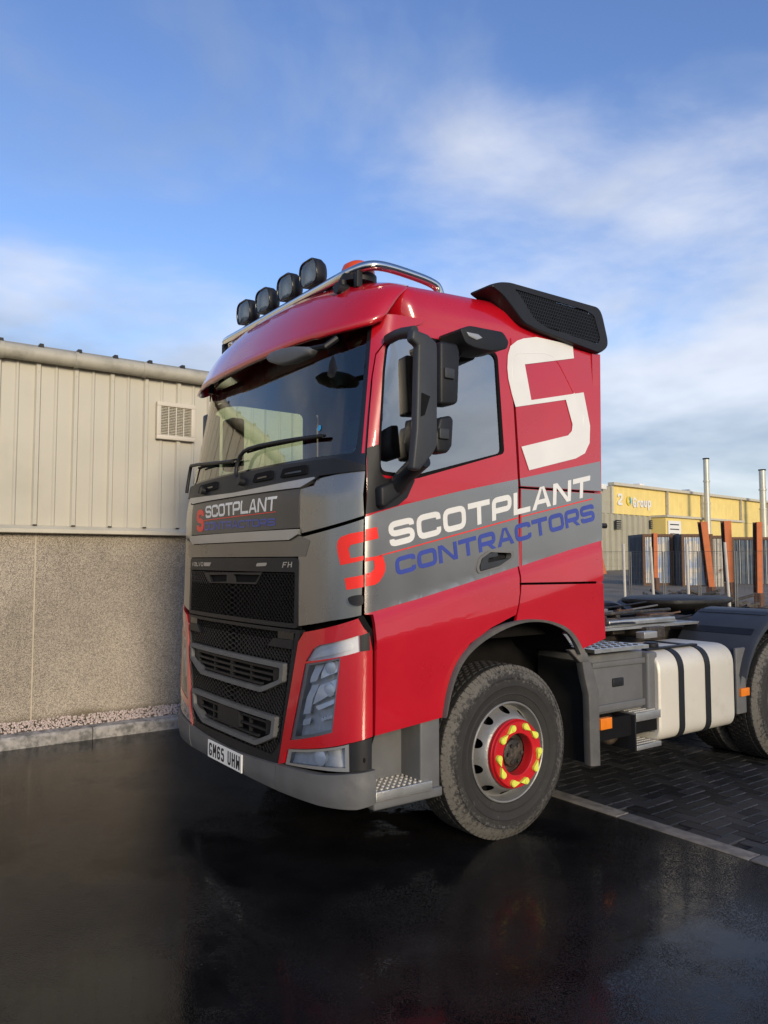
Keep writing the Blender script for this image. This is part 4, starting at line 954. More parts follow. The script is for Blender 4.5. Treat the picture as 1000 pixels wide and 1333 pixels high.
for k in range(14):
    z=3.10+.022*k; xs_=[ai[0][0]-.1+.01*i for i in range(140)]; ok=[x for x in xs_ if inside((x,z+.0*(x)),ai)]
    if len(ok)>1: mb.add([(ok[0],-.002,z-.002),(ok[-1],-.002,z-.002),(ok[-1],-.002,z+.002),(ok[0],-.002,z+.002)],[(0,1,2,3)])
mesh('intake_bars',mb.v,mb.f,black,air,kind='stuff')
MB().prism([(c0[0]+(a-c0[0])*.999,c0[1]+(b-c0[1])*.999) for a,b in ao],'y',.101,.19).build('intake_body',black,air)
# --- near side mirrors
mr_=link('mirror_assembly',None,None,T)
def slab(nm,poly,y0,y1,m,parent,bev=.012):
    bm=bmesh.new(); vv=[bm.verts.new((a,y0,b)) for a,b in poly]; f=bm.faces.new(vv); r=bmesh.ops.extrude_face_region(bm,geom=[f])
    for v in r['geom']:
        if isinstance(v,bmesh.types.BMVert): v.co.y=y1
    bmesh.ops.recalc_face_normals(bm,faces=bm.faces)
    if bev:
        ed=[e for e in bm.edges if len(e.link_faces)==2 and e.calc_face_angle(0)>radians(30)]
        bmesh.ops.bevel(bm,geom=ed,offset=bev,segments=3,profile=.5,affect='EDGES',clamp_overlap=True)
    for f in bm.faces: f.smooth=True
    for e in bm.edges:
        if len(e.link_faces)==2 and e.calc_face_angle(0)>radians(35): e.smooth=False
    me=bpy.data.meshes.new(nm); bm.to_mesh(me); bm.free(); me.materials.append(m); return link(nm,me,None,parent)
armp=[(0.316,2.903),(0.419,2.888),(0.477,2.856),(0.482,2.832),(0.479,2.3),(0.453,2.257),(0.359,2.156),(0.309,2.161),(0.335,2.368),(0.343,2.613),(0.351,2.819),(0.306,2.844)]
slab('mirror_arm',armp,-.29,-.235,armm,mr_,.014)
# arm recess hole trim
slab('arm_recess',[(0.368,2.568),(0.425,2.555),(0.388,2.452),(0.362,2.441)],-.2935,-.289,blackm,mr_,0)
def P3(px,py,Y): return onpt(px,py,Y)
tb=[(x,Y,z) for (x,z),Y in zip([(0.377,2.926)]+[(0.366,2.93)]+[(0.379,2.916)],(-.0,-.1,-.22))]
tb[0]=(tb[0][0],.02,tb[0][2]); MB().tube(smooth(tb,1),[.03]*len(smooth(tb,1)),12).build('mirror_bracket',armm,mr_,auto=60)
tb=[(x,Y,z) for (x,z),Y in zip([(0.397,2.086)]+[(0.407,2.155)]+[(0.419,2.227)],(-.02,-.1,-.24))]
MB().tube(smooth(tb,1),[.05]*len(smooth(tb,1)),12).build('mirror_bracket',black,mr_,auto=60)
slab('mirror_mount',[(0.272,2.086),(0.354,2.116),(0.481,2.149),(0.454,2.079),(0.375,2.024),(0.308,1.975),(0.277,1.978)],-.06,.03,black,mr_,.015)
for (pp,nm) in (([(0.599,2.913),(0.73,2.917),(0.747,2.875),(0.733,2.584),(0.705,2.563),(0.598,2.554)],'mirror_head'),([(0.597,2.481),(0.676,2.502),(0.698,2.478),(0.686,2.328),(0.652,2.286),(0.574,2.284),(0.563,2.369)],'mirror_head')):
    h=slab(nm,pp,-.17,-.06,black,mr_,.025)
    xs_=[a for a,b in pp]; zs_=[b for a,b in pp]
    cxm=(min(xs_)+max(xs_))/2; slab('mirror_knuckle',[(cxm-.05,sum(zs_)/len(zs_)-.03),(cxm+.02,sum(zs_)/len(zs_)-.03),(cxm+.02,sum(zs_)/len(zs_)+.03),(cxm-.05,sum(zs_)/len(zs_)+.03)],-.185,-.165,armm,h,.006)
slab('mirror_head',[(0.445,2.464),(0.499,2.47),(0.509,2.279),(0.46,2.283),(0.434,2.349)],-.19,-.04,black,mr_,.012)
km=rnd([(0.719,2.996),(0.795,3.027),(1.057,3.036),(1.107,2.984),(1.088,2.938),(0.962,2.904),(0.835,2.903),(0.765,2.918)],.02)
slab('kerb_mirror',km,-.20,.0,black,mr_,.02)
slab('kerb_mirror_cap',[(0.765,2.984),(0.853,2.986),(0.889,2.97),(0.841,2.948),(0.782,2.96)],-.206,-.16,silver,mr_,.004)
slab('kerb_mirror_bracket',[(0.796,2.935),(0.868,2.933),(0.819,2.829),(0.796,2.834)],-.06,.02,black,mr_,.005)
# far-side mirror arm, a silhouette behind the glass
for (z0,z1,x0) in ((2.45,2.9,.58),(2.2,2.42,.56)):
    box('mirror_head',(x0,2.55,z0),(x0+.13,2.75,z1),black,mr_,.03)
box('mirror_arm',(.42,2.70,2.15),(.55,2.79,2.93),greyp,mr_,.02)
# --- wipers
wp=link('wiper',None,None,T)
def wpath(pts,o): return [mapF(a,b)+nrm(mapF,a,b)*oo for (a,b),oo in zip(pts,o)]
mb=MB(); mb.tube(smooth(wpath([(0.021,2.201),(0.003,2.232),(0.002,2.305),(0.01,2.384),(0.054,2.409),(0.27,2.4),(0.502,2.389)],[.03,.035,.04,.04,.035,.03,.025]),1),.013,8); mb.build('wiper_arm',black,wp,auto=60)
MB().tube(wpath([(0.026,2.388),(0.127,2.394),(0.372,2.39),(0.513,2.39)],[.02,.02,.02,.02]),.007,6).build('wiper_blade',blackm,wp,auto=60)
MB().tube(smooth(wpath([(-0.635,2.209),(-0.63,2.262),(-0.63,2.409),(-0.571,2.421),(-0.113,2.361),(-0.02,2.347)],[.03,.035,.04,.04,.035,.03]),1),.013,8).build('wiper_arm',black,wp,auto=60)
MB().tube(wpath([(-0.385,2.378),(-0.114,2.367),(0.005,2.355)],[.02,.02,.02]),.007,6).build('wiper_blade',blackm,wp,auto=60)
for p in [(0.025,2.195),(-0.215,2.182)]:
    q=mapF(*p); nn=nrm(mapF,*p); MB().tube([q,q+nn*.05],.028,12).build('wiper_pivot',black,wp,auto=40)
# --- wheels
def wheel(x,y,s,dual=False,detail=True,steer=True):
    """s=-1: outer face towards -Y"""
    R=.522; w=link('wheel',None,None,T,loc=(x,y,R-.004))
    if s>0: w.rotation_euler=(0,0,pi)
    # local: outer face at y=0, width towards +y
    prof=[(.300,.030),(.310,.012),(.33,.006),(.345,.002),(.350,-.003),(.356,.0),(.395,-.006),(.400,-.010),(.405,-.006),(.44,-.004),(.446,-.008),(.452,-.001),(.475,.006),(.495,.018),(.503,.024),(.516,.030),(R,.045),(R,.275),(.516,.29),(.49,.31),(.44,.325),(.38,.325),(.31,.30),(.30,.28)]
    lathe('tyre',prof,tyrem,w,96,'y',30)
    k=MB()
    for i in range(84):
        a=2*pi*i/84; da=.030
        vs=[]
        for aa in (a-da,a+da):
            for (r,h) in ((.500,.016),(R+.003,.034),(R+.003,.075),(.50,.075)): vs.append((r*cos(aa+(.0 if h<.05 else .02)),h,r*sin(aa+(.0 if h<.05 else .02))))
        k.add(vs,[(0,1,2,3),(7,6,5,4),(0,4,5,1),(1,5,6,2)])
    k.build('tread_blocks',tyrem,w,kind='stuff')
    k=MB()
    for j in range(5):
        y0=.09+j*.037
        for i in range(64):
            a=2*pi*(i+.5*(j%2))/64; da=.032; vs=[]
            for aa in (a-da,a+da):
                for (r,h) in ((R-.002,y0),(R+.006,y0+.002),(R+.006,y0+.029),(R-.002,y0+.031)): vs.append((r*cos(aa),h,r*sin(aa)))
            k.add(vs,[(0,1,2,3),(7,6,5,4),(0,4,5,1),(1,5,6,2),(2,6,7,3)])
    k.build('tread',tyrem,w,kind='stuff')
    # rim with hand holes
    if steer: rimp=[(.302,.045),(.304,.010),(.298,.004),(.292,.008),(.288,.03),(.282,.07),(.279,.085)]
    else: rimp=[(.302,.045),(.304,.010),(.298,.004),(.292,.008),(.285,.05),(.283,.12),(.281,.17)]
    lathe('rim',rimp,steelg,w,72,'y',30)
    # disc as a cone patch with ten oval holes
    def dm(a,r):
        t=(.280-r)/(.280-.205); t=max(0,min(1,t)); yy=.085-.105*sst(t) if steer else .17+.02*t
        return Vector((r*cos(a),yy,r*sin(a)))
    vs2=[];F2=[];hol=[]
    polys=[]
    SEG=120; RR=[.279,.27,.262,.254,.246,.238,.230,.222,.214,.206,.195,.17]
    def inhole(a,r):
        k=round(a/(2*pi/10)-.5)+.5; ca=k*2*pi/10; return ((a-ca)*.25/.030)**2+((r-.252)/.019)**2<1
    # use a CDT for clean holes
    v2,fs=fill([[(0,.170),(2*pi,.170),(2*pi,.2795),(0,.2795)]] if 0 else [[(0,.170),(6.2,.170),(6.2,.2795),(0,.2795)]],[],.5,False) if 0 else (None,None)
    sc=4.0 # angle is squeezed so cells are near square
    outer=[(0,.170*sc),(2*pi,.170*sc),(2*pi,.2795*sc),(0,.2795*sc)]
    holes=[[(((k+.5)*2*pi/10)+.118*cos(t),(.250+.020*sin(t))*sc) for t in [2*pi*q/20 for q in range(20)]] for k in range(10)]
    v2,fs=fill([outer],holes,.05)
    pts3=[dm(a,r/sc) for a,r in v2]; mb=MB().add(pts3,fs); o=mb.build('wheel_disc',steelg,w,auto=50)
    lathe('brake_drum',[(.27,.10 if steer else .19),(.20,.10 if steer else .2),(.0,.10 if steer else .2)],gapm,w,32)
    if steer:
        lathe('ring',[(.205,-.018),(.207,-.045),(.203,-.050),(.200,-.046),(.198,-.050),(.198,-.064),(.194,-.070),(.128,-.070),(.124,-.066),(.120,-.04),(.120,.0)],ringm,w,72,'y',30)
        lathe('hub',[(.122,.01),(.10,.01),(.085,.0),(.080,-.028),(.066,-.036),(.04,-.038),(0,-.040)],greasy,w,40)
        for k in range(10):
            ph=radians(90+18+36*k); c_=Vector((.170*cos(ph),-.070,.170*sin(ph)))
            pair=1 if k%2==0 else -1
            # pointer aims along the ring towards its partner
            t=Vector((-sin(ph),0,cos(ph)))*(-1 if PAIR[k]==0 else 1); rr=.0205
            prof2=[]; a0=atan2(t.z,t.x)
            for q in range(15):
                a=a0+radians(62)+ (2*pi-2*radians(62))*q/14; prof2.append((c_.x+rr*cos(a),c_.z+rr*sin(a)))
            mid=Vector((.170*cos(ph),0,.170*sin(ph)))+t*.053; mid=mid*(.163/ mid.length); prof2.append((mid.x,mid.z))
            n=len(prof2); mb=MB(); mb.add([(a,-.071,b) for a,b in prof2]+[(a,-.088,b) for a,b in prof2],[tuple(range(n,2*n))]+[(i,(i+1)%n,n+(i+1)%n,n+i) for i in range(n)])
            mb.tube([c_,c_+Vector((0,-.020,0)),c_+Vector((0,-.023,0))],[.0185,.0185,.016],16); mb.build('nut_indicator',yel,w,auto=40)
        for k in range(6):
            a=2*pi*k/6; MB().tube([(.055*cos(a),-.034,.055*sin(a)),(.055*cos(a),-.048,.055*sin(a))],.012,6).build('hub_bolt',greasy,w)
    else:
        lathe('hub',[(.17,.19),(.15,.18),(.14,.08),(.12,.06),(0,.055)],greasy,w,40)
    return w
PAIR=[1,0]*5
wheel(1.306,.03,-1); wheel(1.306,2.47,1)
for x in (4.56,5.91):
    for y,s in ((-.02,-1),(2.52,1)):
        wheel(x,y,s,steer=False)
        w2=wheel(x,y+(.35 if s<0 else -.35),s,steer=False)
# --- mud flap behind front wheel
fl_=[(1.939,1.071),(2.001,1.077),(2.061,0.965),(2.116,0.806),(2.119,0.317),(2.021,0.327),(2.013,0.791),(1.974,0.921)]
slab('wheel_arch_strip',fl_,-.0,.06,greyl,T,.006)
slab('arch_joint',[(1.822,1.105),(1.967,1.11),(2.019,1.02),(1.926,1.017)],-.005,.04,greyl,T,.006)
box('mud_flap',(2.06,.05,.33),(2.10,.50,1.0),rubber,T)
box('mud_flap',(2.06,2.0,.33),(2.10,2.45,1.0),rubber,T)
# --- chassis
ch=link('chassis',None,None,T)
for y in (.83,1.61):
    box('frame_rail',(.9,y,.78),(7.2,y+.06,1.06),greasy,ch,.006)
for x in (2.4,3.1,3.75,4.9,5.5,6.9): box('cross_member',(x,.89,.84),(x+.12,1.61,1.0),greasy,ch)
box('engine',(.6,.75,.55),(2.2,1.75,1.3),gapm,ch,.05); box('front_axle',(1.23,.4,.42),(1.38,2.1,.56),gapm,ch,.02)
box('radiator_pack',(.2,.5,.5),(.45,2.0,1.5),gapm,ch)
for x in (4.56,5.91): MB().tube([(x,.2,.52),(x,.9,.52),(x,1.25,.52),(x,1.6,.52),(x,2.3,.52)],[.09,.09,.24,.09,.09],14).build('rear_axle',gapm,ch,auto=50)
# fifth wheel
fw=link('fifth_wheel',None,None,T)
FZ=[(4.821,1.329)][0][1]
outl=rnd([(4.32,1.12),(4.42,.92),(4.75,.80),(5.05,.82),(5.50,.98),(5.50,1.14),(5.20,1.20),(5.10,1.25),(5.20,1.30),(5.50,1.36),(5.50,1.52),(5.05,1.68),(4.75,1.70),(4.42,1.58),(4.32,1.38)],.06,3)
n=len(outl); vs=[];fs=[]
for z,sc in ((FZ-.125,.74),(FZ-.06,.985),(FZ-.045,1.0),(FZ-.020,.985),(FZ-.002,.86)): vs+=[(4.9+(a-4.9)*sc,1.25+(b-1.25)*sc,z) for a,b in outl]
for k in range(4): fs+=[(k*n+i,k*n+(i+1)%n,(k+1)*n+(i+1)%n,(k+1)*n+i) for i in range(n)]
fs+=[tuple(range(n)),tuple(4*n+i for i in reversed(range(n)))]
MB().add(vs,fs).build('top_plate',greasyd,fw,auto=50)
for y in (.84,1.58): box('pedestal',(4.7,y,1.06),(5.15,y+.08,FZ-.1),greasy,fw)
box('mounting_plate',(4.2,.7,1.062),(5.6,1.8,1.085),rusty,fw)
# catwalk and clutter behind the cab
rg=random.Random(11)
box('catwalk',(2.3,.55,1.13),(4.2,.80,1.15),alu,ch); 
for i,(x0,x1,y0,y1,z0,z1,m_) in enumerate([(2.3,2.55,.9,1.5,1.10,1.30,greasy),(2.6,2.9,1.0,1.4,1.08,1.24,greasy),(3.0,3.9,.60,.66,1.16,1.20,alu),(3.2,4.0,.72,1.72,1.07,1.12,greasy),(2.35,3.0,.62,.68,1.20,1.24,greasy),(3.35,3.6,.5,.8,1.05,1.14,greasy),(2.9,3.3,1.5,1.8,1.10,1.35,greasy),(3.75,4.1,.75,.9,1.10,1.22,rusty),(2.25,2.38,.45,.7,1.0,1.25,silver),(2.3,3.9,1.9,2.3,.9,1.1,greasy)]):
    box('bracket' if x1-x0<.5 else 'beam',(x0,y0,z0),(x1,y1,z1),m_,ch,.008)
for k in range(7):
    x=2.3+.2*k; pts=[(x+rg.uniform(-.1,.1),.7+rg.uniform(0,.6),1.14+rg.uniform(0,.12)) for _ in range(4)]; MB().tube(smooth(pts,2),rg.uniform(.010,.02),8).build('hose',black if k%2 else rusty,ch,auto=60)
for i in range(3):
    z=1.17+.05*i; MB().tube([(2.95,.62+.03*i,z-.02),(4.05,.70+.03*i,z-.02)],.014,8).build('pipe',greasy if i else alu,ch,auto=60)
MB().tube([(2.28,.5,1.24),(2.42,.5,1.24)],.055,14).build('air_canister',rusty,ch,auto=40)
MB().tube([(2.6,.9,1.28),(2.75,.9,1.28)],.10,16).build('air_canister',greasy,ch,auto=40)
box('lock_pin',(3.15,.38,1.07),(3.32,.46,1.12),silver,ch,.004)
MB().box((2.2,1.85,.36),(3.0,2.46,1.0),.03).build('exhaust_silencer',greasy,ch,auto=40); MB().box((3.05,1.85,.34),(3.85,2.46,1.0),.06).build('adblue_tank',black,ch,auto=40)
rf=random.Random(21)
for k in range(26):
    x=rf.uniform(2.35,4.1); y=rf.uniform(.58,1.6); z=rf.uniform(1.09,1.2); a,b,c=rf.uniform(.02,.09),rf.uniform(.02,.07),rf.uniform(.015,.05)
    if k%3: MB().box((x,y,z),(x+a,y+b,z+c),.004).build('fitting',[greasy,rusty,black,silver][k%4],ch,auto=40)
    else: MB().tube([(x,y,z),(x,y,z+c+.02)],.5*b,10).build('valve',[greasy,rusty][k%2],ch,auto=40)
for k in range(5):
    z0=1.17+.025*k; y=.60+.12*k
    MB().tube(smooth([(2.22,y,z0+.08),(2.6,y+.05,z0-.03),(3.1,y-.04,z0+.02),(3.6,y+.06,z0-.02),(4.3,y+.1,z0+.02)],2),.009,8).build('air_line',[black,rusty,black,greyp,black][k],ch,auto=60)
for k in range(9):
    MB().tube([(2.4+.19*k,.575,.86),(2.4+.19*k,.82,.86)],.018,6).build('bolt',greasy,ch)
# side box, cover plates
Q=[(2.074,0.969),(2.689,0.953),(2.706,0.66),(2.178,0.684)]
gb=box('battery_box',(2.12,.10,.62),(2.74,.62,1.035),greyp,T,.02)
slab('cover_plate',[(2.74,.47),(2.78,.44),(2.86,.44),(2.86,1.02),(2.74,1.02)],.06,.6,greyp,gb,.02)
slab('box_rib',[(2.16,.985),(2.78,.985),(2.78,.94),(2.16,.945)],.085,.12,greyp,gb,.008); slab('box_rib',[(2.16,.69),(2.74,.69),(2.74,.64),(2.16,.64)],.085,.12,greyp,gb,.008)
box('box_catch',(2.38,.088,.80),(2.50,.11,.86),black,gb,.008)
tp=MB(); tp.prism([(2.10,.02),(2.16,.62),(2.62,.62),(2.70,.02)],'z',1.06,1.085); pl_=tp.build('tread_plate',alu,T)
mb=MB()
for i in range(7):
    for j in range(5): mb.tube([(2.19+i*.07,.07+j*.08,1.085),(2.19+i*.07,.07+j*.08,1.090)],.018,8)
mb.build('plate_studs',greasy,pl_,kind='stuff')
# fuel tank
tk=link('fuel_tank',None,None,T)
tr=rnd([(.02,.365),(.62,.365),(.62,1.02),(.02,1.02)],[.11,.08,.08,.16],8)
x0,x1=[(2.817,0.737)][0][0],[(3.811,0.64)][0][0]
vs=[];fs=[];n=len(tr); cy,cz=.32,.69
for x,sc in ((x0,.955),(x0+.008,.985),(x0+.02,1.),(x1-.02,1.),(x1-.008,.985),(x1,.955)): vs+=[(x,cy+(a-cy)*sc,cz+(b-cz)*sc) for a,b in tr]
for k in range(5): fs+=[(k*n+i,k*n+(i+1)%n,(k+1)*n+(i+1)%n,(k+1)*n+i) for i in range(n)]
fs+=[tuple(range(n)),tuple(5*n+i for i in reversed(range(n)))]
MB().add(vs,fs).build('tank_shell',tankm,tk,auto=35)
for px in [(3.081,0.714),(3.428,0.68)]:
    xs=px[0]; w=.033; vs=[];fs=[]
    for x,sc in ((xs-w,.996),(xs-w,1.022),(xs+w,1.022),(xs+w,.996)): vs+=[(x,cy+(a-cy)*sc,cz+(b-cz)*sc) for a,b in tr]
    for k in range(3): fs+=[(k*n+i,k*n+(i+1)%n,(k+1)*n+(i+1)%n,(k+1)*n+i) for i in range(n)]
    MB().add(vs,fs).build('strap',black,tk,auto=35)
lathe('fuel_cap',[(0,0),(.05,0),(.055,.01),(.055,.04),(.045,.05),(0,.05)],black,tk,24,'z',loc=(x0+.16,.2,1.02))
box('tank_rail',(x0-.0,.12,1.022),(x1-.35,.17,1.035),black,tk)
# step frame by the tank
sf=link('side_step',None,None,T)
sx0=[(2.53,0.606)][0][0]; sx1=x0-.005
for z,nm in ((.60,'step_tread'),(.375,'step_tread')):
    o=box(nm,(sx0,.02,z),(sx1,.22,z+.012),alu,sf,.002); box('tread_lip',(sx0,.012,z-.045 if z>.5 else z-.02),(sx1,.02,z+.013),alu,sf,.002)
    mb=MB()
    for i in range(12):
        for j in range(4): mb.tube([(sx0+.03+i*(sx1-sx0-.06)/11,.05+.045*j,z+.012),(sx0+.03+i*(sx1-sx0-.06)/11,.05+.045*j,z+.017)],.008,6)
    mb.build('tread_studs',studm,o,kind='stuff')
box('step_upright',(sx0-.012,.015,.355),(sx0,.24,.60),black,sf,.003); box('step_backing',(sx0,.24,.36),(sx1,.25,.60),blackm,sf)
lathe('air_tank',[(0,0),(.07,.01),(.10,.04),(.11,.1),(.11,.5)],greasy,T,24,'y',loc=((sx0+2.45)/2,.16,.47))
MB().tube([(2.2,.3,.50),(2.6,.3,.52)],.10,18).build('air_tank',gapm,T,auto=40)
# amber markers
for px,par in (([(2.142,0.621),(2.261,0.545)],T),([(3.891,0.656),(4.014,0.592)],T)):
    (a,b),(c_,d_)=px; box('side_marker',(a,.01,d_),(c_,.05,b),amber,par,.004)
box('marker_bracket',(2.15,.05,.46),(2.95,.08,.60),blackm,T)
# rear mudguards
for x in (4.56,5.91):
    for s in (0,1):
        vs=[];fs=[];A=[radians(a) for a in range(20,166,6)]; y0,y1=(-.03,.66) if not s else (1.84,2.53)
        prof=[]
        for a in A:
            r=.66; zx=x+r*cos(a)*1.05; zz=.565+r*sin(a)*1.06 
            prof.append((zx,zz))
        for (a,b) in prof:
            for y in ((y0,.0),(y0,.05),(y0+.03,.07),(y1,.07)): vs.append((a,y[0],b-.07+y[1]))
        n=len(prof)
        for i in range(n-1):
            for j in range(3): fs.append((i*4+j,i*4+j+1,(i+1)*4+j+1,(i+1)*4+j))
        mg=MB().add(vs,fs).build('mudguard',mat('mudguard_plastic',(.032,.038,.05),.5,0,.12,6,.15,120) if (x<5 and s==0) else bpy.data.materials['mudguard_plastic'],T,auto=35)
        for k in (6,10,14,18):
            if s==0 and x<5:
                a,b=prof[k]; a2,b2=prof[k+1]; mb=MB(); mb.add([(a,y0+.05,b+.006),(a2,y0+.05,b2+.006),(a2,y1,b2+.006),(a,y1,b+.006)],[(0,1,2,3)]); mb.build('mudguard_rib',black,mg)
box('mudguard_bracket',(3.86,.03,.45),(4.0,.06,.98),greyp,T,.01)
box('mudguard_bracket',(3.80,.2,.5),(3.84,.7,.9),blackm,T,.01)
# cab rear detail: small pegs
MB().tube([(2.20,.06,1.93),(2.26,.03,1.93)],.018,8).build('rubber_stop',black,T,auto=40)
# =================================================================== BACKGROUND
RY=radians(3)   # far building: along this direction in plan
def farpt(px,py,depth):
    d=Fv+Rv*((px-500)/FPX)-Uv*((py-666.5)/FPX); return CAM+d*depth
def gz(x,y): return zfar(x,y)
# yellow building, built in its own frame: u along the facade, v upward
bA=farpt(797.6,629.5,70.); vp=Vector((1640-500,0)); ang=YAW-atan2(1140,FPX)  # heading of the facade in plan
ud=Vector((cos(ang),sin(ang),0)); nd=Vector((ud.y,-ud.x,0))   # nd points to the viewer side
def hit(px,py,off=0.):
    d=Fv+Rv*((px-500)/FPX)-Uv*((py-666.5)/FPX); t=((bA+nd*off)-CAM).dot(nd)/d.dot(nd); p=CAM+d*t; return (p-bA).dot(ud),p.z
base=Vector((bA.x,bA.y,0)); zg0=gz(bA.x,bA.y)
yb=thing('factory','yellow clad factory with grey ribbed lower wall beyond the yard','building',(bA.x,bA.y,0),rz=ang)
# local coords: x along facade, y into the building, z up
_,ztop=hit(797.6,629.5); _,zmid=hit(800,668.5); xe,_=hit(866,673); 
xr,_=hit(866.5,600); LEN=75
xl,_=hit(788,640)
joints=[.0]+[hit(p,640)[0] for p in (866.5,912,962,998)]
joints+= [joints[-1]+12*(k+1) for k in range(4)]
for a,b in zip(joints,joints[1:]):
    mb=MB(); w_=(b-a-.08)/max(4,int((b-a)/.9)); n=int(round((b-a-.08)/w_)); vs=[]; 
    pr=[]
    for i in range(n): pr+=[(a+.04+i*w_,0),(a+.04+i*w_+w_*.8,0),(a+.04+i*w_+w_*.84,-.018),(a+.04+i*w_+w_*.96,-.018)]
    pr+=[(b-.04,0),(b-.04,.3),(a+.04,.3)]
    mb.prism(pr,'z',zmid,ztop-.15); mb.build('fascia_panel',yclad,yb)
    box('downpipe',(b-.15,-.3,zmid),(b+.05,-.07,ztop-.1),gutm,yb)
box('roof_gutter',(-.3,-.35,ztop-.15),(joints[-1],.3,ztop+.1),cladj,yb); box('corner_post',(-.25,-.08,zmid),(.03,.3,ztop-.15),cladj,yb)
# grey ribbed wall below
n=0; x=xl-14
while x<xe:
    o=MB().prism([(x,.16),(x+.45,.16),(x+.55,-.06),(x+.82,-.06),(x+.93,.16),(x+.93,.4),(x,.4)],'z',zg0-1,zmid-.02).build('cladding_panel',gclad,yb); x+=.95
x=xl-14
box('upper_wall',(xl-14,.1,zmid),(-.3,.4,ztop-.3),gclad,yb)
box('factory_core',(xl-13,.5,zg0-1),(joints[-1]-.5,30,ztop-.2),gclad,yb)
# lower yellow lean-to on the right
x2,zt2=hit(866.5,673,1.5); x3,_=hit(966,681,1.5); 
box('lean_to',(x2,-1.5,zg0-1),(x3,.08,zt2),yclad,yb); box('lean_to_gutter',(x2-.1,-1.75,zt2),(x3+.1,.0,zt2+.2),cladj,yb)
box('main_wall',(x3,.02,zg0-1),(joints[-1],.4,zmid-.02),yclad,yb)
for px in (805,849):
    a,b=hit(px,683,.1); fr=box('wall_vent',(a-.42,-.16,b-.42),(a+.42,-.07,b+.42),black,yb)
    for k in range(4): box('louvre',(a-.38,-.20,b-.34+k*.19),(a+.38,-.165,b-.28+k*.19),gclad,fr)
a,b=hit(878,689,1.6); sg=box('sign_board',(a-1.1,-1.6,b-.8),(a+1.3,-1.55,b+.8),white,yb)
for k in range(3): box('sign_line',(a-.8,-1.62,b+.4-.45*k),(a+.9,-1.601,b+.5-.45*k),black,sg)
a,b=hit(785,634,.2); box('floodlight',(a-.5,-.4,b-.2),(a+.3,-.1,b+.25),white,yb,.02)
for px in (836.5,899): a,_=hit(px,640); box('roof_vent',(a-.4,0,ztop+.1),(a+.4,.8,ztop+.35),white,yb,.05)
# sign on the fascia: 2 (yellow/blue roundel) Group
def bm_(x_,z_): return yb.matrix_world
MWb=Matrix.Translation(base)@Matrix.Rotation(ang,4,'Z')
def fm2(a,b): return Vector((a,-.09,b))
def signtxt(txt,px0,px1,pyb,pyt,m,gap=.16,t=.2,wf=None):
    a0,b0=hit(px0,pyb); a1,b1=hit(px1,pyb); _,b2=hit(px0,pyt); _,b3=hit(px1,pyt)
    asp=(a1-a0)/(b2-b0)
    BL,BR,TR,TL=Vector((a0,b0)),Vector((a1,b1)),Vector((a1,b3)),Vector((a0,b2))
    def mp(a,b): s=a/asp; q=(BL*(1-s)+BR*s)*(1-b)+(TL*(1-s)+TR*s)*b; return Vector((q.x,-.10,q.y))
    for c,fs_,x_,w_ in text_quads(txt,1.,asp,t,gap,wf): 
        o=panel('letter',fs_,mp,m,yb,.0,.05,step=.5,flatn=Vector((0,-1,0)))
signtxt('2',803.5,809.5,657.5,642.5,white)
signtxt('Group',823.5,846.5,660.5,648,white,wf={'r':.8})
a,b=hit(818,652); rr=(hit(818,646)[1]-hit(818,658)[1])/2
for nm,m,t0,t1 in (('roundel',mat('sign_yellow',(.75,.55,.03),.5),80,290),('roundel',mat('sign_blue',(.06,.35,.50),.5),-60,70)):
    pts=[(rr*.9*cos(radians(t)),rr*sin(radians(t))) for t in range(t0,t1+1,10)]+[(rr*.45*cos(radians(t)),rr*.5*sin(radians(t))) for t in range(t1,t0-1,-10)]
    panel(nm,[(a+p[0],b+p[1]) for p in pts],lambda a_,b_:Vector((a_,-.10,b_)),m,yb,0,.05,step=2,flatn=Vector((0,-1,0)))
# chimneys (free standing ducts)
for (pl_,pr_,pt_,dep,lab) in ((915.4,923,598,62,'tall pale galvanised flue, the taller of two, left of the other'),(988,996.5,612.5,66,'pale galvanised flue standing at the right edge of the photo')):
    dep=(farpt((pl_+pr_)/2,pt_,1.)-CAM); dep=((bA+nd*2.3)-CAM).dot(nd)/dep.dot(nd); p=farpt((pl_+pr_)/2,pt_,dep); r=(pr_-pl_)/2/FPX*dep; g0=gz(p.x,p.y)-.2
    t=thing('chimney',lab,'chimney',(p.x,p.y,g0),group='flues in front of the factory')
    MB().tube([(0,0,0),(0,0,(p.z-g0)*.6)],r*1.05,18).build('flue',galv,t,auto=40); MB().tube([(0,0,(p.z-g0)*.6),(0,0,p.z-g0)],r*.95,18).build('flue',galv,t,auto=40)
    for f in (.25,.6,.8): MB().tube([(0,0,(p.z-g0)*f-.08),(0,0,(p.z-g0)*f+.08)],r*1.16,18).build('flange',galv,t,auto=40)
    lathe('cap',[(r*.95,0),(r*1.1,0),(r*1.1,.12),(r*.8,.12),(r*.75,-.3),(0,-.3)],gapm,t,18,'z',loc=(0,0,p.z-g0))
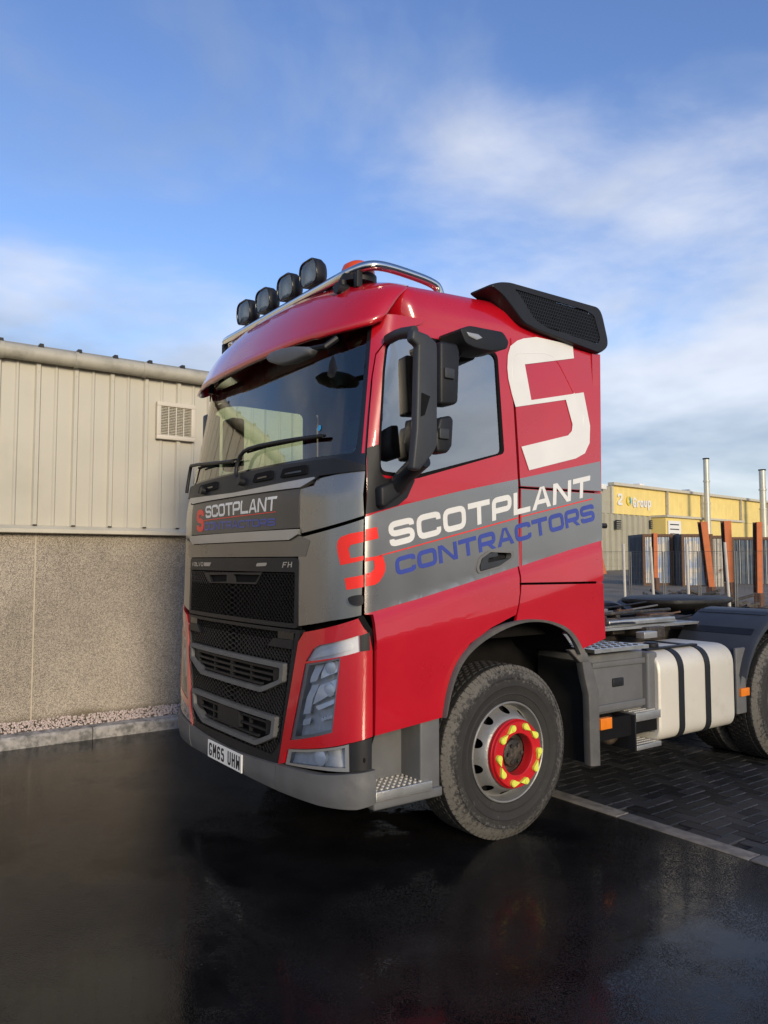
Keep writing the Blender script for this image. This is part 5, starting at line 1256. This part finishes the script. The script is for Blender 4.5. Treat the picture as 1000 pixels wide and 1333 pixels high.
# shipping containers: doors face the viewer
def container(px0,px1,pyt,pyb,dep,label,mfront,mside,dl,bars=2):
    a=farpt(px0,pyb,dep); b=farpt(px1,pyb,dep); z1=farpt((px0+px1)/2,pyt,dep).z; z0=a.z
    w=(b-a).length; hd=atan2(b.y-a.y,b.x-a.x)
    t=thing('shipping_container',label,'container',(a.x,a.y,0),rz=hd,group='shipping containers stored in the yard')
    box('container_body',(.04,.12,z0),(w-.04,dl,z1),mside,t)
    # corner posts, headers
    for x in (0,w-.14): box('corner_post',(x,0,z0),(x+.14,.14,z1),rusty,t)
    box('header',(.14,.0,z1-.14),(w-.14,.12,z1),rusty,t); box('sill',(.14,0,z0),(w-.14,.12,z0+.14),rusty,t)
    n=2
    for k in range(n):
        x0_=.16+k*(w-.32)/2; x1_=x0_+(w-.32)/2-.03; seg=4; pw=(x1_-x0_)/seg; pr=[]
        for i in range(seg): pr+=[(x0_+i*pw,.09),(x0_+i*pw+pw*.45,.09),(x0_+i*pw+pw*.55,.045),(x0_+i*pw+pw*.95,.045)]
        pr+=[(x1_,.09),(x1_,.118),(x0_,.118)]
        d=MB().prism(pr,'z',z0+.16,z1-.16).build('container_door',mfront,t)
        for f in (.3,.72): MB().tube([(x0_+f*(x1_-x0_),.02,z0+.16),(x0_+f*(x1_-x0_),.02,z1-.16)],.022,8).build('lock_bar',galv,d,auto=40)
    for k in range(int((dl-.5)/.22)): # ribs down the long side
        y=.3+k*.22; box('side_rib',(-.01,y,z0+.15),(.04,y+.11,z1-.15),mside,t)
    return t
container(838,878,695,763,41,'pale blue and white container with rusty edges, leftmost of the row',cblue,cshade,2.6)
container(889,930,695,766,40,'white and blue container with rusty edges behind the leaning orange posts',cblue,cshade,1.5)
container(926,951,697,768,39.4,'rust streaked cream container directly between the two leftmost orange posts',cwhite,cshade,1.5)
container(954,1010,699,764,42,'dark blue container at the right of the container row',cdark,cdark,6)
# orange posts
def post(pts_t,pts_b,dep,label,m=orng,brown=None):
    (a,ya),(b,_)=pts_t; (c_,yb_),(d_,_)=pts_b
    A=farpt(a,ya,dep); B=farpt(b,ya,dep); C_=farpt(c_,yb_,dep); D_=farpt(d_,yb_,dep)
    hd=Fv.copy(); hd.z=0; hd.normalize(); th=.26
    t=thing('steel_post',label,'post',(C_.x,C_.y,C_.z),group='orange stanchions standing in the yard')
    o=Vector((C_.x,C_.y,C_.z)); V=[p-o for p in (A,B,D_,C_)]; V2=[v+hd*th for v in V]
    w1=(V[1]-V[0]); w2=(V[2]-V[3]); fl=.045
    # flanges and web of a steel column
    for nm,(s0,s1) in (('flange',(0,.0)),('flange',(1,1.))):
        dd=hd*0
    MB().add([tuple(v) for v in V]+[tuple(v+hd*fl) for v in V],[(0,1,2,3),(7,6,5,4),(0,4,5,1),(1,5,6,2),(2,6,7,3),(3,7,4,0)]).build('flange',m,t)
    MB().add([tuple(v+hd*th) for v in V]+[tuple(v+hd*(th+fl)) for v in V],[(0,1,2,3),(7,6,5,4),(0,4,5,1),(1,5,6,2),(2,6,7,3),(3,7,4,0)]).build('flange',brn,t)
    mt=V[0]+w1*.45; mt2=V[0]+w1*.6; mb_=V[3]+w2*.45; mb2=V[3]+w2*.6
    MB().add([tuple(v+hd*(fl+.001)) for v in (mt,mt2,mb2,mb_)]+[tuple(v+hd*(th-.001)) for v in (mt,mt2,mb2,mb_)],[(0,1,2,3),(7,6,5,4),(0,4,5,1),(1,5,6,2),(2,6,7,3),(3,7,4,0)]).build('web',brn,t)
    z0=min(V[2].z,V[3].z)
    MB().box((min(V[2].x,V[3].x),min(V[2].y,V[3].y),z0-.7),(min(V[2].x,V[3].x)+.25,min(V[2].y,V[3].y)+.25,z0-.002),.02).build('foot',brn,t)
post(((912.5,679),(921,679)),((923.5,764),(931,764)),27,'orange steel post leaning right, leftmost of the orange posts')
post(((942.8,678),(952,678)),((947.5,758),(955,758)),27,'upright orange steel post second from the left')
post(((985.5,679.5),(992.5,679.5)),((986.5,772),(993.5,772)),26,'narrow orange post in front of the dark container near the right edge')
post(((851,694),(856,694)),((852,752),(857,752)),36,'short rusty orange post beside the leftmost pale blue container')
# steel stillage base under posts
p=farpt(965,768,27.5); 
# mesh fence with leaning poles
f0=farpt(780,790,17.5); f1=farpt(1010,790,16.0)
fe=thing('mesh_fence','light wire mesh fence on thin pale poles behind the truck chassis','fence',(f0.x,f0.y,0))
fd=(f1-f0); fd.z=0; Lf=fd.length; fd.normalize()
zb_,zt_=gz(f0.x,f0.y)+.05,farpt(800,718,17).z
npanel=5
for k in range(npanel):
    mb=MB(); a=k*Lf/npanel; b=(k+1)*Lf/npanel-.04
    def fp(s,z,o=0): return (fd.x*s-fd.y*o,fd.y*s+fd.x*o,z)
    i=a
    while i<=b:
        mb.add([fp(i,zb_),fp(i+.0025,zb_),fp(i+.0025,zt_),fp(i,zt_)],[(0,1,2,3)]); i+=.06
    z=zb_
    while z<=zt_:
        mb.add([fp(a,z,.004),fp(b,z,.004),fp(b,z+.0025,.004),fp(a,z+.0025,.004)],[(0,1,2,3)]); z+=.14
    mesh('mesh_panel',mb.v,mb.f,fencew,fe)
    mb=MB(); mb.tube([fp(a,zb_,-.02),fp(a,zt_,-.02),fp(b,zt_,-.02),fp(b,zb_,-.02)],.014,6); mb.build('panel_frame',fencew,fe)
for k,(t_,b_,dp) in enumerate((((811.5,708),(813.5,768),16.5),((847,712),(850.5,770),16.5),((894,708),(896.5,773),16),((943.5,706),(949.5,784),15.5))):
    A=farpt(*t_,dp); B=farpt(*b_,dp); B2=A+(B-A)*1.6
    o=Vector((B2.x,B2.y,B2.z)); tt=MB().tube([A-o,Vector((0,0,0))],.03,8).build('pole',polew,None,auto=40,loc=tuple(o))
    tag(tt,['thin upright pale pole nearest the cab','slightly leaning pale pole beside the leftmost container','thin pale pole in front of the white and blue container','pale pole leaning in front of the second orange post'][k],'pole','thin pale poles of the yard fence')
# low heaps, pallets and dark trailer clutter beyond
hp=MB(); rg=random.Random(5)
def heap(name,px0,px1,py,dep,h,n,m,label,cat):
    mb=MB()
    c=farpt((px0+px1)/2,py,dep); g=gz(c.x,c.y); hw=(px1-px0)/2/FPX*dep
    for k in range(n):
        s=rg.uniform(-1,1); dd=rg.uniform(-.6,.6); q=Rv*s*hw+Vector((Fv.x,Fv.y,0)).normalized()*dd
        hh=h*(1-abs(s)**2)*rg.uniform(.4,1.); x,y=q.x,q.y
        L=rg.uniform(.3,1.2); an=rg.uniform(0,pi); el=rg.uniform(-.35,.35); d=Vector((cos(an)*cos(el),sin(an)*cos(el),sin(el)))*L/2
        mb.tube([(x-d.x,y-d.y,hh-d.z),(x+d.x,y+d.y,hh+d.z)],rg.uniform(.02,.07),5)
    o=mb.build(name,m,None,kind='stuff',loc=(c.x,c.y,g)); o['label']=label; o['category']=cat; return o
heap('scrap_heap',945,1005,790,14,.75,170,scrap,'heap of tangled scrap and branches beyond the rear mudguard','scrap')
heap('scrap_heap',790,1005,785,22,.75,260,mat('scrap_dark',(.07,.06,.05),.85,0,.4),'low dark scrap lying along the mesh fence','scrap')
c=farpt(806,772,19); tag(box('timber_stack',(c.x-.5,c.y-1,gz(c.x,c.y)),(c.x+1.2,c.y+1,gz(c.x,c.y)+.5),mat('yellow_grass_bank',(.30,.30,.06),.9,0,.3,4,.5,20)),'yellow-green low bank beside the cab rear edge','bank')
bk=farpt(784,737,60); t=thing('traffic_cone','small orange cone standing at the foot of the grey factory wall','cone',(bk.x,bk.y,bk.z-.6))
lathe('cone_body',[(.35,0),(.05,1.3),(0,1.3)],orng,t,16,'z'); box('cone_foot',(-.45,-.45,-.06),(.45,.45,-.001),blackm,t)
